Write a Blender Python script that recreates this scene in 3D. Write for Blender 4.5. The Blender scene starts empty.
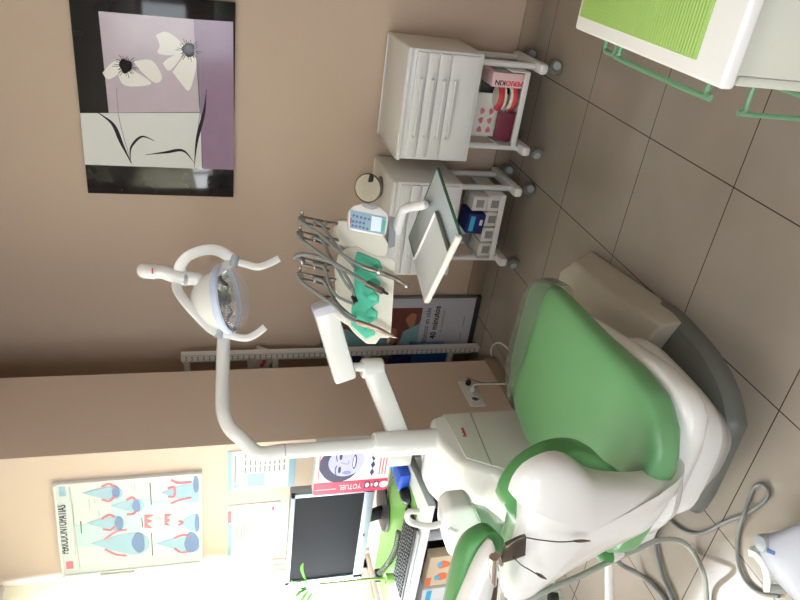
import bpy, bmesh, math, random
from mathutils import Vector as V, Matrix
random.seed(7)
SC=bpy.context.scene; COL=SC.collection
pi=math.pi
# ------------------------------------------------------------ camera (photo is a phone picture turned on its side)
F,YAW,PIT,ROL,H=690.9,-.53904,.27357,.010715,1.6
cy,sy,cp,sp=math.cos(YAW),math.sin(YAW),math.cos(PIT),math.sin(PIT)
r0=V((cy,-sy,0)); FW=V((sy*cp,cy*cp,-sp)); d0=FW.cross(r0)
RT=r0*math.cos(ROL)+d0*math.sin(ROL); DN=d0*math.cos(ROL)-r0*math.sin(ROL)
EYE=V((0,0,H)); HZ=V((sy,cy,0)); WD=r0.copy()
cam=bpy.data.cameras.new('camera'); camo=bpy.data.objects.new('camera',cam); COL.objects.link(camo)
cam.sensor_width=36; cam.lens=36*F/800; cam.clip_start=.05
M=Matrix.Identity(4)
for i,c in enumerate((DN,RT,-FW)):
    for j in range(3): M[j][i]=c[j]
M.translation=EYE; camo.matrix_world=M; SC.camera=camo
# surveying helpers: where the sight line through a photo point meets a real plane of the room
def pl(x,y,p,n):
    v=FW+DN*((x-400)/F)+RT*((300-y)/F); n=V(n); return EYE+v*((V(p)-EYE).dot(n)/v.dot(n))
def pz(x,y,z): return pl(x,y,(0,0,z),(0,0,1))
def py(x,y,Y): return pl(x,y,(0,Y,0),(0,1,0))
def px(x,y,X): return pl(x,y,(X,0,0),(1,0,0))
def pd(x,y,d): return pl(x,y,HZ*d,HZ)
# ------------------------------------------------------------ materials
def lin(c):
    return tuple((v/255/12.92 if v/255<=.04045 else ((v/255+.055)/1.055)**2.4) for v in c)
def mat(name,rgb,rough=.5,metal=0,var=.04,scale=8,bump=0,bscale=60,coat=0,trans=0,alpha=1,emit=None,es=0,spec=.5,ior=1.45):
    m=bpy.data.materials.new(name); m.use_nodes=True; nt=m.node_tree; b=nt.nodes['Principled BSDF']
    c=lin(rgb)
    b.inputs['Roughness'].default_value=rough; b.inputs['Metallic'].default_value=metal
    b.inputs['Coat Weight'].default_value=coat; b.inputs['Transmission Weight'].default_value=trans
    b.inputs['Alpha'].default_value=alpha; b.inputs['Specular IOR Level'].default_value=spec; b.inputs['IOR'].default_value=ior
    tc=nt.nodes.new('ShaderNodeTexCoord'); nz=nt.nodes.new('ShaderNodeTexNoise'); nz.inputs['Scale'].default_value=scale; nz.inputs['Detail'].default_value=4
    nt.links.new(tc.outputs['Object'],nz.inputs['Vector'])
    mx=nt.nodes.new('ShaderNodeMix'); mx.data_type='RGBA'
    mx.inputs[6].default_value=(*[max(0,v*(1-var)) for v in c],1); mx.inputs[7].default_value=(*[min(1,v*(1+var)) for v in c],1)
    nt.links.new(nz.outputs['Fac'],mx.inputs[0]); nt.links.new(mx.outputs[2],b.inputs['Base Color'])
    if bump:
        n2=nt.nodes.new('ShaderNodeTexNoise'); n2.inputs['Scale'].default_value=bscale; nt.links.new(tc.outputs['Object'],n2.inputs['Vector'])
        bp=nt.nodes.new('ShaderNodeBump'); bp.inputs['Strength'].default_value=bump; bp.inputs['Distance'].default_value=.01
        nt.links.new(n2.outputs['Fac'],bp.inputs['Height']); nt.links.new(bp.outputs['Normal'],b.inputs['Normal'])
    if emit: b.inputs['Emission Color'].default_value=(*lin(emit),1); b.inputs['Emission Strength'].default_value=es
    return m
def floor_mat():
    m=mat('floor_tiles',(160,150,138),.13,var=.10,scale=3,spec=.5); nt=m.node_tree; b=nt.nodes['Principled BSDF']
    ge=nt.nodes.new('ShaderNodeNewGeometry'); mp=nt.nodes.new('ShaderNodeMapping')
    s=.30774589*H; X0,Y0=-1.01127373*H,1.69432352*H
    mp.vector_type='POINT'; mp.inputs['Location'].default_value=(-X0/s,-Y0/s,0); mp.inputs['Scale'].default_value=(1/s,1/s,1)
    nt.links.new(ge.outputs['Position'],mp.inputs['Vector'])
    sx=nt.nodes.new('ShaderNodeSeparateXYZ'); nt.links.new(mp.outputs[0],sx.inputs[0])
    ds=[]
    for k in (0,1):
        pp=nt.nodes.new('ShaderNodeMath'); pp.operation='PINGPONG'; pp.inputs[1].default_value=.5
        nt.links.new(sx.outputs[k],pp.inputs[0]); ds.append(pp)
    mn=nt.nodes.new('ShaderNodeMath'); mn.operation='MINIMUM'; nt.links.new(ds[0].outputs[0],mn.inputs[0]); nt.links.new(ds[1].outputs[0],mn.inputs[1])
    lt=nt.nodes.new('ShaderNodeMath'); lt.operation='LESS_THAN'; lt.inputs[1].default_value=.0042; nt.links.new(mn.outputs[0],lt.inputs[0])
    old=b.inputs['Base Color'].links[0].from_socket
    # veined porcelain
    n3=nt.nodes.new('ShaderNodeTexNoise'); n3.inputs['Scale'].default_value=2.2; n3.inputs['Detail'].default_value=9; n3.inputs['Distortion'].default_value=1.6
    nt.links.new(ge.outputs['Position'],n3.inputs['Vector'])
    cr=nt.nodes.new('ShaderNodeValToRGB'); cr.color_ramp.elements[0].position=.3; cr.color_ramp.elements[0].color=(.92,.92,.92,1); cr.color_ramp.elements[1].position=.75; cr.color_ramp.elements[1].color=(1.0,1.0,1.0,1)
    nt.links.new(n3.outputs['Fac'],cr.inputs[0])
    ml=nt.nodes.new('ShaderNodeMix'); ml.data_type='RGBA'; ml.blend_type='MULTIPLY'; ml.inputs[0].default_value=1
    nt.links.new(old,ml.inputs[6]); nt.links.new(cr.outputs[0],ml.inputs[7])
    mx=nt.nodes.new('ShaderNodeMix'); mx.data_type='RGBA'; nt.links.new(lt.outputs[0],mx.inputs[0]); nt.links.new(ml.outputs[2],mx.inputs[6]); mx.inputs[7].default_value=(*lin((70,58,48)),1)
    nt.links.new(mx.outputs[2],b.inputs['Base Color'])
    return m
def sheer_mat():
    m=bpy.data.materials.new('blind_fabric'); m.use_nodes=True; nt=m.node_tree; nt.nodes.clear()
    o=nt.nodes.new('ShaderNodeOutputMaterial'); a=nt.nodes.new('ShaderNodeBsdfDiffuse'); t=nt.nodes.new('ShaderNodeBsdfTranslucent'); x=nt.nodes.new('ShaderNodeMixShader')
    a.inputs[0].default_value=(*lin((244,243,234)),1); t.inputs[0].default_value=(*lin((244,243,226)),1); x.inputs[0].default_value=.55
    nt.links.new(a.outputs[0],x.inputs[1]); nt.links.new(t.outputs[0],x.inputs[2]); nt.links.new(x.outputs[0],o.inputs[0]); return m
def glass_mat(name,rgb,alpha,rough=.05):
    m=bpy.data.materials.new(name); m.use_nodes=True; nt=m.node_tree; nt.nodes.clear()
    o=nt.nodes.new('ShaderNodeOutputMaterial'); g=nt.nodes.new('ShaderNodeBsdfPrincipled'); t=nt.nodes.new('ShaderNodeBsdfTransparent'); x=nt.nodes.new('ShaderNodeMixShader')
    g.inputs['Base Color'].default_value=(*lin(rgb),1); g.inputs['Roughness'].default_value=rough; x.inputs[0].default_value=alpha
    t.inputs[0].default_value=(*[.85+.15*v for v in lin(rgb)],1)
    nt.links.new(t.outputs[0],x.inputs[1]); nt.links.new(g.outputs[0],x.inputs[2]); nt.links.new(x.outputs[0],o.inputs[0]); return m
m_wall=mat('tan_paint',(198,177,158),.75,var=.015,scale=2,bump=.05,bscale=120)
m_wall2=mat('cream_paint',(216,196,180),.75,var=.015,scale=2,bump=.05,bscale=120)
m_ceil=mat('ceiling_paint',(225,218,208),.9)
m_base=mat('skirting_tile',(158,140,120),.35,var=.05)
m_floor=floor_mat()
m_white=mat('white_plastic',(232,232,230),.22,var=.01,coat=.3)
m_white2=mat('white_enamel',(226,226,224),.32,var=.01)
m_ivory=mat('ivory_plastic',(226,225,214),.4,var=.02)
m_beige=mat('beige_plastic',(198,192,178),.5,var=.02,bump=.08,bscale=300)
m_panel=mat('unit_panel',(205,208,200),.3,var=.01)
m_grey=mat('grey_plastic',(112,114,108),.42,var=.03)
m_lgrey=mat('light_grey_plastic',(165,170,176),.35,var=.02)
m_green=mat('green_upholstery',(112,168,116),.33,var=.05,scale=4,bump=.05,bscale=25,coat=.15)
m_green2=mat('green_trim',(84,150,88),.38,var=.03)
m_teal=mat('teal_silicone',(88,200,170),.45,var=.03)
m_gmet=mat('green_tube',(104,148,114),.35,var=.03)
m_mat=mat('lime_mat',(158,194,104),.5,var=.03,bump=.5,bscale=150)
m_desk=mat('desk_pad',(116,174,84),.4,var=.02)
m_deskw=mat('desk_white',(225,228,226),.35,var=.01)
m_deske=mat('desk_edge',(150,160,160),.4)
m_black=mat('black_plastic',(22,22,24),.35)
m_screen=mat('black_screen',(17,21,26),.6,var=.02,spec=.15)
m_dark=mat('dark_grey',(52,50,50),.5)
m_steel=mat('steel',(150,147,143),.33,metal=1,var=.02)
m_chrome=mat('chrome',(225,225,228),.08,metal=1,var=.01)
m_dsteel=mat('dark_steel',(110,106,100),.35,metal=.9,var=.03)
m_hose=mat('grey_hose',(128,132,130),.45,var=.05)
m_lhose=mat('pale_hose',(176,180,172),.45,var=.03)
m_red=mat('red_print',(205,60,70),.5)
m_pink=mat('pink_red_print',(225,48,84),.4)
m_pinkl=mat('pale_pink',(232,196,196),.5)
m_lred=mat('soft_red_print',(224,122,142),.4)
m_paper=mat('paper',(216,220,220),.55,var=.01)
m_chart=mat('chart_paper',(204,212,214),.4,var=.02)
m_ink=mat('ink',(40,38,42),.6)
m_gink=mat('grey_ink',(140,140,140),.6)
m_lgink=mat('pale_grey_ink',(190,190,190),.6)
m_bp=mat('blue_print',(152,186,206),.4)
m_bpl=mat('pale_blue_print',(184,212,214),.35)
m_bpd=mat('deep_blue_print',(108,134,180),.4)
m_navy=mat('navy_box',(28,40,100),.4)
m_blue=mat('blue_box',(40,84,190),.4)
m_bluef=mat('blue_folder',(30,84,150),.45)
m_cyan=mat('cyan_print',(70,180,225),.4)
m_box=mat('white_carton',(214,210,204),.55,var=.02)
m_card=mat('beige_carton',(205,188,160),.6)
m_orange=mat('orange_print',(220,120,80),.5)
m_gum=mat('gum_red',(205,62,70),.3,coat=.3)
m_tooth=mat('tooth',(236,230,215),.25)
m_leaf=mat('leaf',(96,170,60),.45,var=.1)
m_stalk=mat('stalk',(150,190,110),.45)
m_mirror=mat('mirror',(225,222,215),.12,metal=1,var=0)
m_lcd=mat('lit_display',(215,228,235),.3,emit=(205,225,240),es=.35)
m_duo=mat('duotone_light',(178,180,216),.5); m_duod=mat('duotone_dark',(48,44,84),.5); m_duom=mat('duotone_mid',(130,130,190),.5)
m_brown=mat('photo_brown',(120,74,62),.4,var=.25,scale=5); m_tealp=mat('photo_teal',(130,175,180),.4); m_skin=mat('photo_skin',(176,120,100),.4,var=.15)
m_artblk=mat('art_black',(30,28,30),.07,var=.2); m_artlil=mat('art_lilac',(196,182,192),.14,var=.08,scale=14); m_artpur=mat('art_purple',(150,126,150),.12,var=.1,scale=14)
m_artwht=mat('art_white',(222,224,220),.12,var=.03,scale=12); m_petal=mat('art_petal',(236,234,226),.15,var=.03); m_artstem=mat('art_stem',(50,40,56),.2)
m_clear=glass_mat('clear_plastic',(150,165,150),.42,.08)
m_bowlg=glass_mat('green_glass',(185,222,195),.55,.06)
m_pane=glass_mat('window_glass',(235,240,245),.06,.02)
m_lens=glass_mat('lamp_lens',(235,238,245),.13,.02)
m_platem=mat('glass_shelf',(196,210,216),.12,var=.02)
m_platee=mat('glass_edge',(60,112,92),.15)
m_blind=sheer_mat()
# ------------------------------------------------------------ mesh builder
class MB:
    def __init__(s): s.b=bmesh.new()
    def add(s,fn,mtx=None):
        n=len(s.b.verts); fn(); s.b.verts.ensure_lookup_table()
        if mtx is not None:
            for v in s.b.verts[n:]: v.co=mtx@v.co
        return s
    def box(s,a,b,bev=0,seg=2,mtx=None):
        a=V(a);b=V(b); t=bmesh.new(); bmesh.ops.create_cube(t,size=1)
        for v in t.verts: v.co=V(((a[i]+b[i])/2+v.co[i]*abs(b[i]-a[i])) for i in range(3))
        if bev: bmesh.ops.bevel(t,geom=t.edges[:],offset=bev,segments=seg,profile=.5,affect='EDGES')
        s.merge(t,mtx); return s
    def merge(s,t,mtx=None):
        if mtx is not None:
            for v in t.verts: v.co=mtx@v.co
        mp={v:s.b.verts.new(v.co) for v in t.verts}
        for f in t.faces:
            try: s.b.faces.new([mp[v] for v in f.verts])
            except ValueError: pass
        t.free()
    def loft(s,secs,cap=True,closed=True):
        rings=[[s.b.verts.new(V(p)) for p in r] for r in secs]; n=len(rings[0])
        for a,b in zip(rings,rings[1:]):
            for i in range(n if closed else n-1):
                j=(i+1)%n; s.b.faces.new((a[i],a[j],b[j],b[i]))
        if cap and closed:
            s.b.faces.new(rings[0][::-1]); s.b.faces.new(rings[-1])
        return s
    def tube(s,pts,r,n=12,smooth=6,flat=None,cap=True,up=None):
        pts=[V(p) for p in pts]
        if smooth and len(pts)>2: pts=cat(pts,smooth)
        m=len(pts); R=r if callable(r) else (lambda t:r); secs=[]; nrm=None
        for i,p in enumerate(pts):
            t=(pts[min(i+1,m-1)]-pts[max(i-1,0)]).normalized()
            if nrm is None:
                u=V(up) if up is not None else (V((0,0,1)) if abs(t.z)<.9 else V((1,0,0)))
                nrm=(u-t*u.dot(t)).normalized()
            else: nrm=(nrm-t*nrm.dot(t)).normalized()
            bn=t.cross(nrm); rr=R(i/(m-1)); fl=flat or (1,1)
            secs.append([p+nrm*math.cos(2*pi*k/n)*rr*fl[0]+bn*math.sin(2*pi*k/n)*rr*fl[1] for k in range(n)])
        return s.loft(secs,cap)
    def cyl(s,a,b,r0,r1=None,n=24): 
        r1=r0 if r1 is None else r1; return s.tube([a,b],lambda t:r0+(r1-r0)*t,n,0)
    def lathe(s,prof,o=(0,0,0),ax=(0,0,1),n=32,cap=True):
        ax=V(ax).normalized(); u=ax.orthogonal().normalized(); w=ax.cross(u); o=V(o)
        return s.loft([[o+ax*h+(u*math.cos(2*pi*k/n)+w*math.sin(2*pi*k/n))*max(r,1e-5) for k in range(n)] for r,h in prof],cap)
    def prism(s,poly,vec,bev=0,seg=2):
        t=bmesh.new(); a=[t.verts.new(V(p)) for p in poly]; b=[t.verts.new(V(p)+V(vec)) for p in poly]; n=len(a)
        t.faces.new(a[::-1]); t.faces.new(b)
        for i in range(n): t.faces.new((a[i],a[(i+1)%n],b[(i+1)%n],b[i]))
        bmesh.ops.recalc_face_normals(t,faces=t.faces[:])
        if bev: bmesh.ops.bevel(t,geom=t.edges[:],offset=bev,segments=seg,profile=.5,affect='EDGES',clamp_overlap=True)
        s.merge(t); return s
    def face(s,poly,lift=None):
        s.b.faces.new([s.b.verts.new(V(p)) for p in poly]); return s
    def pillow(s,out,n,rings):   # rings: (scale towards centroid, offset along n); closed at both ends
        out=[V(p) for p in out]; c=sum(out,V())/len(out); n=V(n).normalized()
        return s.loft([[c+(p-c)*k+n*o for p in out] for k,o in rings])
    def bar(s,a,b,w,h,bev=.003,up=(0,0,1)):
        a=V(a);b=V(b);t=(b-a);L=t.length;t.normalize();u=V(up);u=(u-t*u.dot(t)).normalized();q=u.cross(t)
        m=Matrix.Identity(4)
        for i,cx in enumerate((t,q,u)):
            for j in range(3): m[j][i]=cx[j]
        m.translation=(a+b)/2
        return s.box((-L/2,-w/2,-h/2),(L/2,w/2,h/2),bev,2,m)
    def build(s,name,m,parent=None,label=None,sharp=35,rec=True):
        if rec: bmesh.ops.recalc_face_normals(s.b,faces=s.b.faces[:])
        for f in s.b.faces: f.smooth=True
        for e in s.b.edges:
            if len(e.link_faces)==2 and e.calc_face_angle(0)>math.radians(sharp): e.smooth=False
        me=bpy.data.meshes.new(name); s.b.to_mesh(me); s.b.free(); me.materials.append(m)
        o=bpy.data.objects.new(name,me); COL.objects.link(o)
        if parent:
            o.parent=parent
            if parent.parent is None and parent.type=='EMPTY': o.matrix_parent_inverse=parent.matrix_basis.inverted()
        if label: o['label']=label
        return o
def cat(p,k):
    q=[p[0]]+p+[p[-1]]; out=[]
    for i in range(1,len(q)-2):
        a,b,c,d=q[i-1:i+3]
        for j in range(k):
            t=j/k; out.append(.5*((2*b)+(c-a)*t+(2*a-5*b+4*c-d)*t*t+(3*b-a-3*c+d)*t**3))
    out.append(p[-1]); return out
def T(name,label,c,loc,group=None,rz=0):
    o=bpy.data.objects.new(name,None); COL.objects.link(o); o.location=loc; o.rotation_euler=(0,0,rz); o.empty_display_size=.05
    o['label']=label; o['category']=c
    if group: o['group']=group
    return o
def tag(o,label,c,group=None,kind=None):
    if kind: o['kind']=kind
    if label: o['label']=label
    if c: o['category']=c
    if group: o['group']=group
    return o
def struct(name,mb,m):
    o=mb.build(name,m); o['kind']='structure'; return o
def dup(root,delta,label=None):
    r=root.copy(); COL.objects.link(r); r.location=root.location+V(delta)
    if label: r['label']=label
    def kids(a,b):
        for ch in list(a.children):
            c=ch.copy(); COL.objects.link(c); c.parent=b; kids(ch,c)
    kids(root,r); return r
def text(s,size,o,right,up,m,parent,name='lettering',bold=0,align='LEFT',depth=.0008,fitw=None,label=None):
    cu=bpy.data.curves.new('t','FONT'); cu.body=s; cu.size=size; cu.extrude=depth/2; cu.offset=bold; cu.align_x=align; cu.resolution_u=2
    t=bpy.data.objects.new('t',cu); COL.objects.link(t); bpy.context.view_layer.update()
    me=bpy.data.meshes.new_from_object(t.evaluated_get(bpy.context.evaluated_depsgraph_get())); bpy.data.objects.remove(t)
    right=V(right).normalized(); up=V(up); up=(up-right*up.dot(right)).normalized(); nn=right.cross(up)
    k=1
    if fitw:
        w=max(v.co.x for v in me.vertices)-min(v.co.x for v in me.vertices); k=fitw/w
    M=Matrix.Identity(4)
    for i,cx in enumerate((right*k,up,nn)):
        for j in range(3): M[j][i]=cx[j]
    M.translation=V(o); me.transform(M); me.materials.clear(); me.materials.append(m)
    ob=bpy.data.objects.new(name,me); COL.objects.link(ob)
    if parent:
        ob.parent=parent
        if parent.parent is None and parent.type=='EMPTY': ob.matrix_parent_inverse=parent.matrix_basis.inverted()
    if label: ob['label']=label
    return ob
class Plane2:   # flat artwork laid on a board: u right, v up (metres), o = lower left corner
    def __init__(s,o,right,up,out): s.o=V(o); s.r=V(right).normalized(); s.u=V(up).normalized(); s.n=V(out).normalized()
    def p(s,u,v,k=0): return s.o+s.r*u+s.u*v+s.n*k
    def patch(s,mb,pts,k,th=.0006): mb.prism([s.p(u,v,k) for u,v in pts],s.n*th); return mb
    def rect(s,mb,a,b,k,th=.0006): return s.patch(mb,[a,(b[0],a[1]),b,(a[0],b[1])],k,th)
    def stroke(s,mb,pts,w,k,n=8,th=.0006):
        P=cat([V((a,b,0)) for a,b in pts],n) if len(pts)>2 else [V((a,b,0)) for a,b in pts]
        m=len(P); L=[];R_=[]
        for i,q in enumerate(P):
            t=(P[min(i+1,m-1)]-P[max(i-1,0)]).normalized(); nn=V((-t.y,t.x,0)); ww=(w(i/(m-1)) if callable(w) else w)/2
            L.append(q+nn*ww);R_.append(q-nn*ww)
        for i in range(m-1):
            s.patch(mb,[(L[i].x,L[i].y),(R_[i].x,R_[i].y),(R_[i+1].x,R_[i+1].y),(L[i+1].x,L[i+1].y)],k,th)
        return mb
    def blob(s,mb,c,rx,ry,k,n=24,wob=0,rot=0,th=.0006):
        pts=[]
        for i in range(n):
            a=2*pi*i/n; q=1+wob*math.sin(3*a+c[0]*50)+wob*.6*math.sin(5*a)
            x,y=rx*q*math.cos(a),ry*q*math.sin(a); pts.append((c[0]+x*math.cos(rot)-y*math.sin(rot),c[1]+x*math.sin(rot)+y*math.cos(rot)))
        return s.patch(mb,pts,k,th)
# ------------------------------------------------------------ the room
XL,XR,YR,YB,YF,XP,YP,ZC=-2.985,2.3,-1.9,3.37,2.396,-2.174,2.955,2.75
struct('floor',MB().box((XL-.2,YR-.2,-.1),(XR+.2,YB+.2,0)),m_floor)
struct('ceiling',MB().box((XL-.2,YR-.2,ZC),(XR+.2,YB+.2,ZC+.1)),m_ceil)
struct('wall_back',MB().box((XL-.2,YB,0),(XR+.2,YB+.15,ZC)),m_wall)
struct('wall_right',MB().box((XR,YR-.2,0),(XR+.15,YB,ZC)),m_wall)
struct('wall_partition',MB().box((XL,YF,0),(XP,YP,ZC)),m_wall2)
def holed(name,m,mk,us,vs,hole):
    b=MB()
    (u0,u1),(v0,v1)=us,vs; (a0,a1),(b0,b1)=hole
    for U0,U1,V0,V1 in ((u0,a0,v0,v1),(a1,u1,v0,v1),(a0,a1,v0,b0),(a0,a1,b1,v1)):
        b.box(*mk(U0,U1,V0,V1))
    return struct(name,b,m)
W1=(( .25,2.365),(.80,2.45)); W2=((-1.9,.6),(1.0,2.6))
holed('wall_left',m_wall2,lambda a,b,c,d:((XL-.16,a,c),(XL,b,d)),(YR-.2,YB),(0,ZC),W1)
holed('wall_rear',m_wall,lambda a,b,c,d:((a,YR-.16,c),(b,YR,d)),(XL,XR),(0,ZC),W2)
def window(name,mk,hole,div):
    (a0,a1),(b0,b1)=hole; b=MB(); w=.05
    b.box(*mk(a0,a0+w,b0,b1,.03,.08)); b.box(*mk(a1-w,a1,b0,b1,.03,.08)); b.box(*mk(a0,a1,b0,b0+w,.03,.08)); b.box(*mk(a0,a1,b1-w,b1,.03,.08))
    for k in range(1,div):
        c=a0+(a1-a0)*k/div; b.box(*mk(c-w/2,c+w/2,b0,b1,.03,.08))
    f=struct(name,b,m_white2)
    g=MB().box(*mk(a0+w,a1-w,b0+w,b1-w,.052,.056)).build('pane',m_pane,f)
window('window_1',lambda a,b,c,d,k,l:((XL-l,a,c),(XL-k,b,d)),W1,3)
window('window_2',lambda a,b,c,d,k,l:((a,YR-l,c),(b,YR-k,d)),W2,3)
struct('baseboard_back',MB().box((XP-.8,YB-.012,0),(XR,YB,.085),.002),m_base)
struct('baseboard_partition',MB().box((XP,YF,0),(XP+.012,YP+.012,.08),.002).box((XP-.3,YP,0),(XP+.012,YP+.012,.08),.002),m_base)
struct('trim_1',MB().box((XL,YF-.018,0),(XL+.018,YF,ZC),.002),m_white2)
# sheer roman blind in front of the window
b=MB(); n=60
secs=[]
for i in range(n+1):
    y=.2+(2.372-.2)*i/n; o=.012*math.sin(i*1.3)+.006*math.sin(i*.45)
    secs.append([(XL+.05+o,y,1.30),(XL+.05+o*.8,y,1.9),(XL+.05+o*.5,y,2.5),(XL+.052+o*.5,y,2.5),(XL+.052+o*.8,y,1.9),(XL+.052+o,y,1.30)])
t=T('window_blind','pale yellow sheer fabric blind hanging over the bright window','blind',(XL+.05,1.2,1.3))
b.loft(secs).build('fabric',m_blind,t)
MB().box((XL+.03,.15,2.5),(XL+.08,2.374,2.54),.01).build('head_rail',m_white2,t)
# ------------------------------------------------------------ framed flower picture on the back wall
PX0,PX1,PZ0,PZ1=-1.385,-.47,1.462,2.138
t=T('framed_picture','large dark-edged picture of two white poppies on lilac patches on the tan wall','picture',((PX0+PX1)/2,YB-.03,PZ0))
MB().box((PX0,YB-.03,PZ0),(PX1,YB-.001,PZ1),.002).build('board',m_artblk,t)
A=Plane2((PX0,YB-.0302,PZ0),(1,0,0),(0,0,1),(0,-1,0)); W=PX1-PX0; HH=PZ1-PZ0
def ap(x,y): # photo point on the picture -> its (u,v)
    q=py(x,y,YB-.03); return (q.x-PX0,q.z-PZ0)
def crop1(x,y): return ap(50+x/2.857,y/2.857)
A.patch(MB(),[crop1(*q) for q in ((138,32),(410,55),(428,320),(168,322))],0).build('lilac_panel',m_artlil,t)
A.patch(MB(),[crop1(*q) for q in ((410,55),(523,62),(527,485),(436,482),(430,320))],.0002).build('purple_panel',m_artpur,t)
A.patch(MB(),[crop1(*q) for q in ((86,323),(430,322),(434,482),(100,470))],.0004).build('white_panel',m_artwht,t)
b=MB()
for pts in (((302,100),(330,90),(362,108),(383,135),(375,152),(345,158),(308,152),(313,130)),((350,205),(385,160),(412,158),(418,190),(398,258),(375,238)),((322,180),(345,162),(378,155),(350,195),(335,200)),
            ((150,208),(175,180),(200,172),(212,188),(190,215),(165,226)),((238,175),(285,170),(310,195),(320,225),(300,236),(262,205)),((195,215),(215,196),(245,205),(290,238),(240,247),(208,240))):
    A.patch(b,[(p.x,p.y) for p in cat([V((*crop1(*q),0)) for q in pts+pts[:1]],4)[:-1]],.0014)
b.build('petals',m_petal,t)
b=MB()
for c in ((396,142),(216,188)):
    u,v=crop1(*c); A.blob(b,(u,v),.03,.026,.0022,40,.1)
    for k in range(26):
        a=k*2*pi/26; A.stroke(b,[(u+.02*math.cos(a),v+.02*math.sin(a)),(u+(.036+.008*(k%3))*math.cos(a),v+(.032+.008*(k%4))*math.sin(a))],.0022,.0022)
b.build('flower_centre',m_artblk,t)
b=MB()
A.stroke(b,[crop1(*q) for q in ((138,322),(180,355),(205,410),(232,465))],lambda s:.004+.014*math.sin(pi*s)**2,.0016)
A.stroke(b,[crop1(*q) for q in ((230,455),(232,420),(262,390),(298,402))],lambda s:.003+.008*math.sin(pi*s)**2,.0016)
A.stroke(b,[crop1(*q) for q in ((272,442),(330,435),(380,430),(412,465))],lambda s:.002+.012*math.sin(pi*s)**2,.0016)
A.stroke(b,[crop1(*q) for q in ((447,255),(440,320),(420,400),(412,478))],lambda s:.002+.014*math.sin(pi*s)**2,.0016)
b.build('stems',m_artstem,t)
b=MB()
A.stroke(b,[crop1(*q) for q in ((190,250),(198,340),(225,440),(235,470))],.003,.0012)
A.stroke(b,[crop1(*q) for q in ((430,170),(430,300),(418,400))],.003,.0012)
b.build('thin_stalks',m_gink,t)
# ------------------------------------------------------------ PERIODONTOPATIAS poster
Q0=py(202,470,YF); PXR=-2.318; PXL=-2.913; PZT=2.262; PZB=1.628
t=T('dental_poster','white framed PERIODONTOPATÍAS teeth chart on the cream wall','poster',((PXL+PXR)/2,YF,PZB))
pc=[py(x,y,YF) for x,y in ((53,481.6),(202,470),(202.5,559.6),(62.7,573.9))]
MB().prism([(p.x,YF-.016,p.z) for p in pc],(0,.0155,0)).build('chart',m_chart,t)
b=MB(); pm=sum(pc,V())/4
for p,q in zip(pc,pc[1:]+pc[:1]):
    k=(pm-(p+q)/2).normalized()*.006+V((0,-.011,0)); b.bar(p+k,q+k,.021,.012,.003,up=(pm-(p+q)/2))
b.build('frame',m_white2,t)
A=Plane2((PXL,YF-.0162,PZB),(1,0,0),(0,0,1),(0,-1,0))
def cp6(x,y):
    q=py(40+x/4.6176,460+y/4.6176,YF-.016); return (min(max(q.x-PXL,.016),PXR-PXL-.016),min(max(q.z-PZB,.016),PZT-PZB-.016))
def P6(l): return [cp6(*q) for q in l]
b=MB()
for x0,x1,y0,y1 in ((520,740,190,240),(160,330,300,400),(330,520,180,330),(530,740,270,330)): A.patch(b,P6(((x0,y0),(x1,y0),(x1,y1),(x0,y1))),0)
b.build('tinted_background',m_bpl,t)
b=MB()
def sm(l): return [(p.x,p.y) for p in cat([V((*q,0)) for q in l+l[:1]],4)[:-1]]
def tooth(cx,cy,L,Wd,dirn,bb):   # dirn +1: crown to the photo's right (root up)
    A.patch(bb,sm(P6([(cx-L*.5*dirn,cy),(cx-L*.2*dirn,cy-Wd*.25),(cx+L*.1*dirn,cy-Wd*.45),(cx+L*.35*dirn,cy-Wd*.5),(cx+L*.5*dirn,cy-Wd*.28),(cx+L*.54*dirn,cy),(cx+L*.5*dirn,cy+Wd*.28),(cx+L*.35*dirn,cy+Wd*.5),(cx+L*.1*dirn,cy+Wd*.45),(cx-L*.2*dirn,cy+Wd*.25)])),.0008)
for a in ((285,152,180,60),(400,210,150,60),(300,290,170,66),(365,385,260,100),(640,385,210,80),(655,150,190,90),(690,290,90,80)): tooth(*a,1,b)
b.build('drawn_teeth',m_bp,t)
b=MB()
for cx,cy,r in ((350,145,28),(445,210,28),(365,290,30),(455,380,44),(700,380,44),(720,110,40),(725,290,40)):
    u,v=cp6(cx,cy); u2,v2=cp6(cx+r*.6,cy+r); A.blob(b,(u,v),abs(u2-u),abs(v2-v)*1.3,.0016,20,.05)
b.build('drawn_crowns',m_bpd,t)
b=MB()
for l in (((285,180),(320,188),(345,165)),((285,122),(320,108),(345,125)),((400,250),(430,248),(445,232)),((400,185),(425,172),(440,182)),((290,318),(325,322),(345,305)),((285,272),(320,252),(345,262)),((300,365),(350,330),(400,320)),((300,410),(350,435),(400,440)),((620,360),(660,345),(690,350)),((620,405),(650,425),(690,420)),((605,90),(640,105),(700,100)),((605,200),(640,185),(700,172)),((590,130),(620,125),(620,165),(590,168)),((640,280),(660,285),(640,300))):
    A.stroke(b,P6(l),.011,.0024,5)
for x0,y0,x1,y1 in ((482,252,520,312),(575,248,602,300)): A.patch(b,P6(((x0,y0),(x1+8,y0),(x0+10,y0+18),(x1,y0+28),(x0+10,y0+40),(x1,y1),(x0,y1))),.0022)
b.build('drawn_gums',m_lred,t)
b=MB()
for l in (((135,120),(185,500)),((150,200),(165,440)),((225,180),(230,225)),((250,178),(254,200)),((270,230),(275,262)),((400,260),(404,300)),((420,100),(425,150)),((435,105),(440,150)),((545,250),(552,300)),((620,215),(625,240)),((645,210),(650,238))): A.stroke(b,P6(l),.0035,.001)
b.build('small_print',m_lgink,t)
b=MB()
for l in (((508,105),(514,205)),((515,335),(520,440)),((188,282),(192,338)),((470,265),(474,310))): A.stroke(b,P6(l),.0035,.001)
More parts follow.
